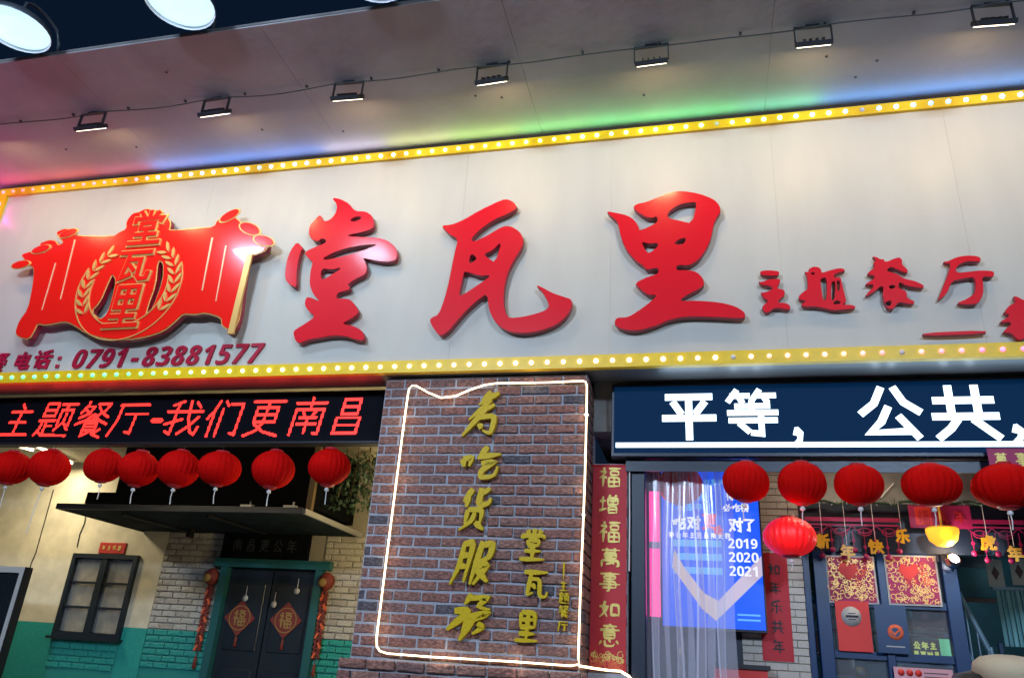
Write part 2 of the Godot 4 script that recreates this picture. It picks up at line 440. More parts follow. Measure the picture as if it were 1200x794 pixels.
func mat(called: String, c: Color, rough := .6, opt := {}) -> StandardMaterial3D:
	var m := StandardMaterial3D.new()
	m.resource_name = called
	m.albedo_color = c
	m.roughness = rough
	m.metallic = opt.get("metal", 0.0)
	if opt.has("spec"):
		m.metallic_specular = opt.spec
	if opt.has("tex"):
		m.albedo_texture = opt.tex
		m.uv1_triplanar = true
		m.uv1_world_triplanar = true
		var s: float = opt.get("scale", 1.0)
		m.uv1_scale = opt.get("scale3", Vector3(s, s, s))
	if opt.has("bump"):
		m.heightmap_enabled = true
		m.heightmap_texture = opt.bump
		m.heightmap_scale = opt.get("bump_cm", .3)
		m.uv1_triplanar = true
		m.uv1_world_triplanar = true
		var s: float = opt.get("scale", 1.0)
		m.uv1_scale = opt.get("scale3", Vector3(s, s, s))
	if opt.has("rough_tex"):
		m.roughness_texture = opt.rough_tex
	if opt.has("coat"):
		m.clearcoat_enabled = true
		m.clearcoat = opt.coat
		m.clearcoat_roughness = opt.get("coat_rough", .08)
	if opt.has("glow"):
		m.emission_enabled = true
		m.emission = opt.glow
		m.emission_energy_multiplier = opt.get("power", 1.0)
	if opt.has("back"):
		m.backlight_enabled = true
		m.backlight = opt.back
	if opt.has("clear"):
		m.transparency = BaseMaterial3D.TRANSPARENCY_ALPHA
		m.albedo_color.a = opt.clear
	M[called] = m
	return m

func omni(called: String, at: Vector3, c: Color, e: float, size := .05, parent: Node = self) -> void:
	var l := OmniLight3D.new()
	l.name = called
	l.light_color = c
	l.light_energy = e
	l.light_size = size
	l.omni_range = 15.0
	l.omni_attenuation = 2.0
	l.shadow_enabled = true
	parent.add_child(l, true)
	l.position = at

# an area light whose face looks along dir
func area(called: String, at: Vector3, dir: Vector3, size: Vector2, c: Color, e: float, parent: Node = self) -> void:
	var l := AreaLight3D.new()
	l.name = called
	l.light_color = c
	l.light_energy = e
	l.area_size = size
	l.area_normalize_energy = true
	l.area_range = 20.0
	l.area_attenuation = 2.0
	l.shadow_enabled = true
	parent.add_child(l, true)
	l.position = at
	l.basis = Basis.looking_at(dir.normalized(), Vector3.UP if absf(dir.normalized().y) < .95 else Vector3.BACK)

# ---------------------------------------------------------------- the scene
const SOFFIT := 5.76          # underside of the slab over the sign
const SIGN_LOW := 3.635       # underside of the sign box
const SIGN_TOP := 5.71
const SIGN_END := -6.73       # its end with the yellow corner
const FLOOD_X := [-6.08, -4.95, -3.76, -2.59, -1.43, -.26, .82, 1.91, 3.0]
const ORDINAL := ["first", "second", "third", "fourth", "fifth", "sixth", "seventh", "eighth", "ninth", "tenth"]

func _ready() -> void:
	rng.seed = 20221
	var cam := Camera3D.new()
	cam.name = "camera"
	cam.fov = 46.98
	cam.near = .05
	cam.far = 200.0
	add_child(cam)
	cam.position = Vector3(0, 1.6, 5.2)
	cam.rotation = Vector3(.4031083, .2567375, .06685315)
	cam.current = true

	var env := Environment.new()
	var sky := Sky.new()
	var night := ProceduralSkyMaterial.new()
	night.sky_top_color = lin(.0028, .0080, .021)
	night.sky_horizon_color = lin(.0070, .0120, .024)
	night.ground_bottom_color = lin(.004, .004, .005)
	night.ground_horizon_color = lin(.006, .007, .010)
	sky.sky_material = night
	env.sky = sky
	env.background_mode = Environment.BG_SKY
	env.tonemap_mode = Environment.TONE_MAPPER_LINEAR
	env.tonemap_exposure = 1.0
	env.sdfgi_enabled = true
	env.ssao_enabled = true
	env.ssil_enabled = true
	var world := WorldEnvironment.new()
	world.name = "world"
	world.environment = env
	add_child(world)
	var moon := DirectionalLight3D.new()
	moon.name = "moon"
	moon.light_energy = .012
	moon.light_color = Color(.75, .85, 1.0)
	moon.light_angular_distance = .5
	moon.shadow_enabled = true
	add_child(moon)
	moon.rotation_degrees = Vector3(-55, 25, 0)

	materials()
	setting()
	brick_pier()
	signboard()
	floodlights()
	barn_lamps()
	screens()
	courtyard()
	entrance()
	lanterns()
	street()

func materials() -> void:
	var fine := noise_tex("fine", .05, .86, 1.0, 5)
	var blotch := noise_tex("blotch", .008, .72, 1.0, 5)
	var grit := noise_tex("grit", .09, .55, 1.0, 3)
	var h := noise_tex("height", .03, 0.0, 1.0, 5)
	var hf := noise_tex("height_fine", .12, 0.0, 1.0, 3)
	mat("panel", lin(.51, .475, .405), .42, {"tex": noise_tex("streak", .010, .965, 1.0, 4), "scale3": Vector3(.7, .16, .7), "spec": .35})
	mat("yellow", lin(.84, .54, .006), .4, {"tex": noise_tex("soft", .02, .92, 1.0, 3), "scale": 1.0})
	mat("acrylic", lin(.64, .004, .014), .36, {"coat": .5, "coat_rough": .16, "spec": .3})
	mat("acrylic_bright", lin(.80, .012, .006), .2, {"coat": .8, "coat_rough": .06})
	mat("acrylic_side", lin(.30, .004, .02), .35)
	mat("copper_gold", lin(.78, .45, .13), .35, {"metal": .35})
	mat("gold_paint", lin(.60, .36, .03), .35, {"metal": .25})
	mat("gold_letter", lin(.60, .40, .008), .45, {"spec": .25, "tex": fine, "scale": 2.0})
	mat("gold_print", lin(.62, .48, .12), .45, {"metal": .3})
	mat("soffit", lin(.34, .325, .33), .7, {"tex": noise_tex("stain", .007, .90, 1.0, 6), "scale": .35, "bump": h, "bump_cm": .25})
	mat("concrete", lin(.22, .21, .20), .9, {"tex": blotch, "scale": .4})
	mat("black_metal", lin(.014, .014, .016), .45, {"metal": .2})
	mat("dark_metal", lin(.035, .037, .042), .5, {"metal": .3})
	mat("grey_metal", lin(.34, .34, .35), .35, {"metal": .55})
	mat("sign_metal", lin(.16, .16, .17), .30, {"metal": .3})
	mat("white_metal", lin(.62, .62, .60), .4, {"tex": fine, "scale": 2.0})
	mat("cable", lin(.015, .015, .015), .6)
	mat("lens_glow", lin(.8, .8, .8), .3, {"glow": Color(1, .93, .80), "power": 4.0})
	mat("barn_glow", lin(.5, .6, .7), .4, {"glow": lin(.56, .84, 1.0), "power": 1.15})
	mat("street_glow", lin(.5, .6, .7), .4, {"glow": lin(.60, .86, 1.0), "power": 6.0})
	mat("barn_shade", lin(.06, .07, .08), .4, {"metal": .3})
	mat("barn_inside", lin(.75, .78, .80), .5)
	mat("mortar", lin(.64, .63, .68), .95, {"tex": grit, "scale": 2.5, "bump": hf, "bump_cm": .3})
	var tones := [Vector3(.47, .215, .165), Vector3(.42, .185, .15), Vector3(.50, .25, .19), Vector3(.36, .19, .17), Vector3(.17, .145, .165), Vector3(.44, .22, .18)]
	for i in tones.size():
		mat("brick_%d" % i, lin(tones[i].x, tones[i].y, tones[i].z), .85, {"tex": noise_tex("brick_grain", .022, .42, 1.0, 5), "scale3": Vector3(2.2, 5.0, 2.2), "bump": hf, "bump_cm": .35})
	mat("rope_glow", lin(.8, .8, .75), .4, {"glow": Color(1, .87, .66), "power": 4.0})
	mat("screen_dark", lin(.005, .005, .008), .6, {"spec": .15})
	mat("screen_navy", lin(.004, .010, .022), .6, {"spec": .15, "glow": lin(.0008, .015, .052), "power": 1.0})
	mat("led_red", lin(.3, .02, .02), .5, {"glow": lin(1.0, .032, .022), "power": 2.3})
	mat("led_white", lin(.6, .6, .6), .5, {"glow": lin(.72, .90, 1.0), "power": 2.2})
	mat("plaster", lin(.60, .54, .39), .85, {"tex": noise_tex("mild", .01, .86, 1.0, 5), "scale": .6, "bump": h, "bump_cm": .15})
	mat("white_brick", lin(.66, .62, .53), .8, {"tex": grit, "scale": 1.5, "bump": hf, "bump_cm": .3})
	mat("white_brick_worn", lin(.56, .51, .43), .85, {"tex": grit, "scale": 1.8, "bump": hf, "bump_cm": .35})
	mat("white_joint", lin(.44, .40, .33), .9, {"tex": grit, "scale": 2.0})
	mat("teal_brick", lin(.012, .29, .24), .6, {"tex": fine, "scale": 1.5, "bump": hf, "bump_cm": .2})
	mat("teal_joint", lin(.010, .20, .17), .7)
	mat("teal_plaster", lin(.012, .30, .25), .6, {"tex": fine, "scale": 1.0, "bump": h, "bump_cm": .1})
	mat("teal_wood", lin(.012, .095, .10), .45, {"tex": fine, "scale": 3.0})
	mat("navy_wood", lin(.008, .018, .030), .45, {"tex": grit, "scale": 2.0})
	mat("black_board", lin(.008, .009, .011), .9, {"tex": grit, "scale": 1.0, "spec": .08})
	mat("faded_ink", lin(.020, .023, .027), .7)
	mat("awning", lin(.024, .036, .042), .75, {"tex": blotch, "scale": .8, "spec": .15})
	mat("wood", lin(.18, .12, .05), .6, {"tex": grit, "scale3": Vector3(6, .6, 6)})
	mat("red_cloth", lin(.66, .004, .003), .8, {"tex": fine, "scale": 6.0, "spec": .15, "back": Color(.6, .06, .04)})
	mat("lit_cloth", lin(.75, .008, .010), .5, {"coat": .15, "glow": lin(.75, .006, .008), "power": .55})
	mat("red_paper", lin(.50, .007, .016), .6, {"tex": fine, "scale": 3.0})
	mat("faded_red", lin(.17, .020, .013), .7, {"tex": fine, "scale": 4.0})
	mat("bronze_print", lin(.25, .15, .035), .6)
	mat("maroon_acrylic", lin(.36, .004, .026), .4)
	mat("pale_gold", lin(.84, .58, .34), .3, {"metal": .2})
	mat("magenta_paper", lin(.32, .006, .070), .55)
	mat("red_sheet", lin(.62, .026, .016), .55)
	mat("red_plaque", lin(.40, .016, .010), .5)
	mat("ink", lin(.012, .008, .010), .6)
	mat("gold_thread", lin(.70, .38, .02), .4)
	mat("white_thread", lin(.65, .63, .60), .7)
	mat("leaf_dark", lin(.018, .045, .022), .6, {"back": Color(.1, .2, .1)})
	mat("glass", lin(.9, .95, 1.0), .05, {"clear": .06})
	mat("dark_glass", lin(.03, .04, .05), .08, {"clear": .35})
	mat("curtain_film", lin(.80, .78, .86), .18, {"clear": .23})
	mat("curtain_edge", lin(.82, .80, .88), .25, {"clear": .36})
	mat("warm_room", lin(.30, .235, .12), .8, {"tex": blotch, "scale": 1.5})
	mat("blue_frame", lin(.004, .034, .115), .35, {"tex": fine, "scale": 3.0})
	mat("navy_frame", lin(.006, .013, .028), .4)
	mat("tile", lin(.50, .46, .38), .45, {"tex": fine, "scale": 2.0})
	mat("tile_joint", lin(.26, .23, .18), .9)
	mat("grey_ceiling", lin(.32, .31, .29), .85, {"tex": blotch, "scale": .7})
	mat("teal_wall", lin(.015, .10, .125), .6, {"tex": blotch, "scale": .8})
	mat("teal_pale", lin(.16, .36, .38), .5)
	mat("pale_rail", lin(.30, .45, .55), .35, {"metal": .4})
	mat("dark_floor", lin(.05, .05, .05), .6)
	mat("green_banner", lin(.03, .16, .05), .6)
	mat("pale_board", lin(.42, .40, .36), .6)
	mat("yellow_board", lin(.45, .33, .05), .6)
	mat("brown_board", lin(.10, .05, .045), .6)
	mat("orange_print", lin(.62, .10, .03), .6)
	mat("green_glow", lin(.3, .4, .1), .5, {"glow": lin(.42, .50, .08), "power": .8})
	mat("mint_glow", lin(.1, .4, .2), .5, {"glow": lin(.10, .45, .22), "power": .7})
	mat("pink_sheet", lin(.62, .30, .32), .6)
	mat("screen_blue", lin(.01, .03, .15), .3, {"glow": lin(.008, .10, .92), "power": 1.0})
	mat("screen_sky", lin(.1, .2, .3), .3, {"glow": lin(.10, .42, .95), "power": .9})
	mat("screen_white", lin(.4, .4, .4), .3, {"glow": lin(.80, .84, .92), "power": 1.0})
	mat("screen_peach", lin(.3, .2, .15), .3, {"glow": lin(.80, .68, .70), "power": .62})
	mat("screen_grey", lin(.2, .2, .25), .3, {"glow": lin(.62, .52, .66), "power": .8})
	mat("screen_red", lin(.3, .02, .02), .3, {"glow": lin(.75, .04, .08), "power": .9})
	mat("pink_glow", lin(.4, .05, .2), .4, {"glow": lin(1.0, .03, .28), "power": 1.5})
	mat("bulb_white", lin(.8, .8, .8), .3, {"glow": Color(1, .95, .9), "power": 8.0})
	mat("amber_glow", lin(.7, .35, .03), .4, {"glow": lin(1.0, .42, .03), "power": 1.3})
	mat("tube_glow", lin(.8, .8, .8), .4, {"glow": Color(1, .94, .80), "power": 7.0})
	mat("chrome", lin(.6, .6, .62), .15, {"metal": 1.0})
	mat("hat_felt", lin(.60, .46, .28), .9, {"tex": fine, "scale": 9.0, "bump": hf, "bump_cm": .25})
	mat("coat", lin(.10, .085, .075), .9, {"tex": fine, "scale": 5.0})
	mat("skin", lin(.42, .25, .17), .55)
	mat("hair", lin(.012, .010, .010), .5)
	mat("paving", lin(.16, .155, .15), .85, {"tex": blotch, "scale": .5})
	mat("neighbour_pink", lin(.4, .1, .3), .4, {"glow": lin(1.0, .10, .45), "power": 2.0})

# ---------------------------------------------------------------- ground, slab over the sign, walls
func setting() -> void:
	struct("pavement", box(60, .2, 60), M.paving, Vector3(0, -.1, 0))
	# the slab that juts out over the sign; its underside is lined with boards, a hairline apart
	var slab := struct("canopy_slab", box(20, .02, 3.2), M.concrete, Vector3(-2, SOFFIT + .012 + .010, -.085))
	var x := -11.9
	var k := 0
	while x < 7.8:
		var w := 1.78
		part("soffit_board", box(w - .002, .012, 1.92), M.soffit, slab, Vector3(x + w / 2 + 2, -.010 - .006 - .0005 * (k % 2), .635))
		x += w
		k += 1
	struct("facade_wall", box(20, 2.05, .5), M.concrete, Vector3(-2, SIGN_LOW + .06 + 1.025, -.57))
	# courtyard: ceiling, back wall parts and side walls
	struct("courtyard_ceiling", box(8.4, .12, 3.0), M.plaster, Vector3(-6.6, 3.75, -1.92))
	struct("courtyard_side_wall", box(.2, 3.8, 3.4), M.plaster, Vector3(-10.6, 1.9, -1.6))
	struct("courtyard_inner_wall", box(.2, 3.8, 2.6), M.plaster, Vector3(-2.32, 1.9, -1.9))
	# shop: side wall, ceilings, back
	struct("shop_ceiling", box(6.0, .4, 4.4), M.grey_ceiling, Vector3(2.2, 3.50, -2.64))
	struct("shop_back_wall", box(6.0, 3.28, .15), M.teal_wall, Vector3(2.2, 1.64, -4.7))
	struct("shop_side_wall", box(.15, 3.26, 4.1), M.teal_wall, Vector3(5.1, 1.65, -2.55))
	struct("shop_floor", box(6.0, .02, 4.3), M.dark_floor, Vector3(2.2, .012, -2.6))
	# upper outer pier at the far side of the shop, out of view
	struct("outer_wall", box(.8, 3.62, 4.4), M.concrete, Vector3(5.68, 1.81, -2.5))
	struct("lower_courtyard_wall", box(1.6, 3.62, .4), M.plaster, Vector3(-11.5, 1.81, -.6))

# ---------------------------------------------------------------- brick pier with rope light and gold lettering
func lay_bricks(parent: Node3D, x0: float, x1: float, y0: float, y1: float, z: float, depth: float, shift: float, keys: Array, odds: Array, bl := .206, course := .0735, joint := .014) -> void:
	var n := int(round((y1 - y0) / course))
	for i in n:
		var y := y0 + (i + .5) * course
		var x := x0 - (bl * .5 if i % 2 else 0.0) - shift
		while x < x1 - .02:
			var a := maxf(x, x0)
			var b := minf(x + bl, x1)
			if b - a > .03:
				var w := snappedf(b - a - joint, .003)
				var pick := 0
				var t := rng.randf()
				while pick < odds.size() - 1 and t > odds[pick]:
					t -= odds[pick]
					pick += 1
				var o := part("brick", brick_mesh(w, course - joint, depth, rng.randi() % 5), M[keys[pick]], parent, Vector3((a + b) / 2 + rng.randf_range(-.003, .003), y + rng.randf_range(-.0015, .0015), z + rng.randf_range(-.003, .004)))
				o.rotation.z = rng.randf_range(-.010, .010)
			x += bl

func brick_pier() -> void:
	var t := thing("brick_pier", "brown brick pier with pale mortar carrying gold lettering and a rope light", "pillar", Vector3(0, 0, 0))
	part("mortar_core", boxes([[Vector3(-1.585, 1.8125, -.345), Vector3(1.56, 3.625, .53)]]), M.mortar, t)
	part("mortar_core", box(.265, 3.05, .25), M.mortar, t, Vector3(-.6675, 1.525, -.55))
	part("mortar_core", box(1.69, 1.60, .58), M.mortar, t, Vector3(-1.585, .80, -.35))
	var keys := ["brick_0", "brick_1", "brick_2", "brick_3", "brick_4", "brick_5"]
	var odds := [.29, .23, .18, .12, .05, .13]
	# front face, two tones of laying: the half by the shop stands a little proud
	lay_bricks(t, -2.365, -1.475, 1.63, 3.615, -.08, .010, .05, keys, odds)
	lay_bricks(t, -1.475, -.805, 1.63, 3.615, -.08, .020, .12, keys, odds)
	# stepped base
	lay_bricks(t, -2.43, -.74, 1.262, 1.612, -.06, .032, .0, keys, odds)
	# recessed return that carries the red scroll
	lay_bricks(t, -.80, -.535, 1.63, 3.025, -.425, .02, .07, keys, odds)
	# side face towards the shop
	var side := Node3D.new()
	for i in 27:
		var y := 1.63 + (i + .5) * .0735
		for s in 2:
			var w := .17 if (i + s) % 2 else .15
			var o := part("brick", brick_mesh(w, .0625, .014, i % 3), M[keys[rng.randi() % 6]], t, Vector3(-.806, y, -.17 - s * .17), Vector3(0, PI / 2, 0))
			o.position.z = -.165 - s * .165
	side.free()
	# bricks of the base below the picture stay plain mortar-faced courses
	var low := st_new()
	for i in 16:
		for j in 8:
			var m := BoxMesh.new()
			m.size = Vector3(.195, .0625, .03)
			low.append_from(m, 0, Transform3D(Basis(), Vector3(-2.33 + j * .206 + (.05 if i % 2 else 0.0), .05 + i * .0735, -.047)))
	var lo := part("lower_bricks", low.commit(), M.brick_1, t)
	lo.set_meta("kind", "stuff")

	# rope light
	var path := [[-2.155, 3.478], [-2.150, 3.525], [-2.130, 3.548], [-2.095, 3.545], [-1.993, 3.4885], [-1.888, 3.446], [-1.777, 3.457], [-1.675, 3.502], [-1.56, 3.5397], [-1.47, 3.551], [-1.087, 3.5486], [-.83, 3.555], [-.806, 3.548], [-.795, 3.522], [-.792, 3.3], [-.792, 2.839], [-.797, 2.5], [-.803, 2.17], [-.806, 1.71], [-.800, 1.672], [-.85, 1.660], [-1.222, 1.663], [-1.79, 1.660], [-2.08, 1.664], [-2.135, 1.676], [-2.160, 1.702], [-2.170, 1.76], [-2.170, 1.819], [-2.168, 2.2], [-2.166, 2.525], [-2.160, 3.179], [-2.155, 3.478]]
	var rope := thing("rope_light", "glowing warm white rope light outlining the brick pier", "rope light", Vector3(-1.5, 1.66, -.03))
	var pts := []
	for p in path:
		pts.append(Vector3(p[0] + 1.5, p[1] - 1.66, .004))
	part("light_tube", tube(pts, .0064, 6), M.rope_glow, rope)
	var clip_mesh := box(.03, .012, .03)
	for p in [[-2.158, 3.2], [-2.167, 2.4], [-1.3, 1.663], [-.797, 2.6], [-.792, 3.3], [-1.3, 3.55], [-1.9, 1.661]]:
		part("clip", clip_mesh, M.white_metal, rope, Vector3(p[0] + 1.5, p[1] - 1.66, -.012))
	for p in [[-2.16, 3.3], [-2.165, 2.8], [-2.165, 2.3], [-2.165, 1.8], [-1.7, 1.665], [-1.2, 1.665], [-.8, 1.8], [-.8, 2.3], [-.8, 2.8], [-.8, 3.3], [-1.2, 3.54], [-1.8, 3.46]]:
		omni("rope_glow", Vector3(p[0], p[1], .0), Color(1, .90, .74), .006, .02)
	# the loose tail towards the shop
	var tail := thing("rope_light_tail", "loose end of warm rope light curling at the scroll's foot", "rope light", Vector3(-.72, 1.655, -.2))
	part("light_tube", tube([Vector3(-.08, .008, .15), Vector3(0, .0, .03), Vector3(.08, -.005, -.05), Vector3(.15, -.005, -.09), Vector3(.20, -.03, -.12), Vector3(.225, -.06, -.14)], .008, 6), M.rope_glow, tail)

	# gold lettering
	var a := thing("slogan_lettering", "column of five raised gold brush characters on the brick pier", "lettering", Vector3(-1.54, 2.6, -.05))
	var rows := [["为", -1.542, 3.312, .277, .364], ["吃", -1.536, 2.952, .314, .259], ["货", -1.543, 2.624, .215, .311], ["服", -1.531, 2.261, .292, .322], ["务", -1.522, 1.919, .313, .316]]
	for r in rows:
		part("character", glyph(r[0], r[3] * .98, r[4] * .98, .036, .034, "brush", .12), M.gold_letter, a, Vector3(r[1] + 1.54 - .01, r[2] - 2.6, 0))
	var b := thing("name_lettering", "column of three raised gold characters beside the longer gold column", "lettering", Vector3(-1.12, 2.1, -.05))
	rows = [["堂", -1.121, 2.392, .203, .228], ["瓦", -1.097, 2.142, .190, .198], ["里", -1.134, 1.877, .172, .2]]
	for r in rows:
		part("character", glyph(r[0], r[3] * .98, r[4] * .98, .026, .030, "brush", .06), M.gold_letter, b, Vector3(r[1] + 1.12 - .008, r[2] - 2.1, 0))
	var c := thing("small_lettering", "thin column of tiny gold characters next to the rope light", "lettering", Vector3(-.91, 2.05, -.05))
	rows = [["一", -.919, 2.234, .03, .12], ["主", -.916, 2.138, .062, .072], ["题", -.91, 2.062, .072, .073], ["餐", -.91, 1.981, .072, .078], ["厅", -.912, 1.89, .071, .071]]
	for r in rows:
		part("character", glyph(r[0], r[3], r[4], .0085, .018, "brush"), M.gold_letter, c, Vector3(r[1] + .91, r[2] - 2.05, 0))

# ---------------------------------------------------------------- the signboard
func bulb_colour(stops: Array, x: float) -> Color:
	for i in stops.size() - 1:
		if x <= stops[i + 1][0]:
			var t := clampf((x - stops[i][0]) / (stops[i + 1][0] - stops[i][0]), 0, 1)
			return stops[i][1].lerp(stops[i + 1][1], t)
	return stops[-1][1]

func bulb_mat(c: Color, power: float) -> StandardMaterial3D:
	var q := Color(snappedf(c.r, .1), snappedf(c.g, .1), snappedf(c.b, .1))
	var key := "bulb%s%.1f" % [q.to_html(false), power]
	if not M.has(key):
		mat(key, lin(.6, .6, .6), .3, {"glow": q, "power": power})
	return M[key]

func signboard() -> void:
	var right := 4.6
	var t := thing("shop_signboard", "long off-white shop signboard with raised red characters and a yellow bulb border", "signboard", Vector3(0, SIGN_LOW, 0))
	var up := SIGN_TOP - SIGN_LOW
	# box behind the face, underside in pale metal
	part("sign_box", box(right - SIGN_END - .02, up - .02, .27), M.sign_metal, t, Vector3((right + SIGN_END) / 2, up / 2, -.155))
	# face of composite panels with open seams
	var seams := [SIGN_END + .01, -5.52, -4.298, -3.076, -1.854, -.632, .59, 1.812, 3.034, right - .01]
	for i in seams.size() - 1:
		var w: float = seams[i + 1] - seams[i] - .0006
		part("panel", slab_mesh(w, up - .03, .018, .0004), M.panel, t, Vector3((seams[i] + seams[i + 1]) / 2, up / 2, -.019 + .0006 * (i % 2)))
	# yellow border strips
	part("border", box(right - SIGN_END, .082, .05), M.yellow, t, Vector3((right + SIGN_END) / 2, up - .041, .005))
	part("border", box(right - SIGN_END, .098, .05), M.yellow, t, Vector3((right + SIGN_END) / 2, .049, .005))
	part("border", box(.10, up - .181, .05), M.yellow, t, Vector3(SIGN_END + .05, .0985 + (up - .181) / 2, .0045))
	part("border_trim", box(right - SIGN_END + .01, .012, .31), M.black_metal, t, Vector3((right + SIGN_END) / 2, up + .0065, -.125))
	# coloured bulbs
	var dome := lathe([[.0175, 0], [.0165, .008], [.011, .015], [0, .018]], 10)
	var top := [[-6.8, Color(1, .25, .35)], [-6.0, Color(1, .30, .30)], [-5.3, Color(.95, .35, .50)], [-4.9, Color(.55, .60, 1)], [-4.3, Color(.25, .55, 1)], [-3.5, Color(.30, .55, 1)], [-3.0, Color(.75, .75, 1)], [-2.5, Color(.95, .95, .70)], [-1.7, Color(.75, 1, .50)], [-.9, Color(.45, 1, .55)], [.5, Color(.35, 1, .60)], [.9, Color(.40, .85, .9)], [1.3, Color(.25, .60, 1)], [2.6, Color(.35, .65, 1)], [5.0, Color(.8, .5, 1)]]
	var low := [[-6.8, Color(.15, 1, .55)], [-4.9, Color(.15, 1, .60)], [-4.2, Color(.55, 1, .65)], [-3.4, Color(.85, 1, .7)], [-2.6, Color(1, .98, .8)], [-1.2, Color(1, .92, .90)], [-.2, Color(1, .95, .85)], [.5, Color(1, .75, .6)], [1.4, Color(1, .55, .45)], [1.9, Color(1, .40, .65)], [2.8, Color(1, .35, .85)], [5.0, Color(1, .4, .9)]]
	var x := SIGN_END + .05
	var n := 0
	while x < right - .03:
		var age: float = [1.0, .8, 1.0, .6, 1.0, .9][rng.randi() % 6]
		if rng.randf() < .025:
			age = .04
		var dim := snappedf((2.2 if x < -5.0 else 6.0) * age, .1)
		part("bulb", dome, bulb_mat(bulb_colour(top, x), dim), t, Vector3(x, up - .041, .03), Vector3(PI / 2, 0, 0))
		part("bulb", dome, bulb_mat(bulb_colour(low, x), snappedf((1.7 if x > .4 else (2.2 if x < -4.0 else 3.2)) * age, .1)), t, Vector3(x + .03, .049, .03), Vector3(PI / 2, 0, 0))
		if n % 5 == 2:
			area("bulb_light", Vector3(x, up - .035, .062), Vector3(0, .6, .8), Vector2(.58, .03), bulb_colour(top, x).lerp(Color(.9, .9, .9), .12), .10 if x > -5.0 else .06, t)
			area("bulb_light", Vector3(x, .049, .055), Vector3(0, -.3, 1), Vector2(.58, .03), bulb_colour(low, x), .02, t)
		x += .1185
		n += 1
	for i in 15:
		part("bulb", dome, bulb_mat(Color(1, .25, .75), 2.2), t, Vector3(SIGN_END + .05, .22 + i * .12, .03), Vector3(PI / 2, 0, 0))
	omni("bulb_light", Vector3(SIGN_END + .05, up - .3, .09), Color(1, .25, .75), .05, .02, t)

	# the big raised characters: red acrylic faces on darker returns, held off the panel by studs
	var names := ["hall", "tile", "inside", "lord", "topic", "meal", "room", "dash", "self"]
	for i in names.size():
		var d: Array = OUTLINE[names[i]]
		var at := Vector3(d[0], d[1] - SIGN_LOW, 0)
		var back := .028 if i < 3 else .018
		var front := .072 if i < 3 else .052
		var l := part("letter" if names[i] != "dash" else "stroke_bar", outline_mesh(names[i], back, front, 0.0 if i < 3 else -.003), M.acrylic_side, t, at)
		part("face", outline_mesh(names[i], front + .0003, front + .004, -.0012 if i < 3 else -.0042), M.acrylic, l)
	# telephone line
	var pe := Node3D.new()
	pe.name = "telephone_line"
	t.add_child(pe)
	pe.position = Vector3(-5, 3.80 - SIGN_LOW, 0)
	for r in [["餐", -6.051, 3.827, .18, .175], ["电", -5.791, 3.828, .185, .165], ["话", -5.578, 3.837, .185, .178]]:
		part("character", glyph(r[0], r[3], r[4], .024, .018, "block", .14), M.maroon_acrylic, pe, Vector3(r[1] + 5, r[2] - 3.785, .0))
	for dy in [-.045, .03]:
		part("colon_dot", slab_mesh(.032, .03, .018, .003), M.maroon_acrylic, pe, Vector3(-.405, dy + .03, .0))
	var font := SystemFont.new()
	font.font_names = PackedStringArray(["Droid Sans"])
	font.font_weight = 700
	var digits := "0791-83881577"
	for i in digits.length():
		var tm := TextMesh.new()
		tm.font = font
		tm.text = digits[i]
		tm.font_size = 64
		tm.pixel_size = .0037
		tm.depth = .018
		var arrays := tm.surface_get_arrays(0)
		var vs: PackedVector3Array = arrays[Mesh.ARRAY_VERTEX]
		var st := st_new()
		smooth(st, false)
		for v in arrays[Mesh.ARRAY_INDEX]:
			var p := vs[v]
			p.x += p.y * .17
			st.add_vertex(p)
		part("numeral", done(st), M.maroon_acrylic, pe, Vector3(-5.19 + 5 + i * .1405, .040, .0105))
	emblem(t)

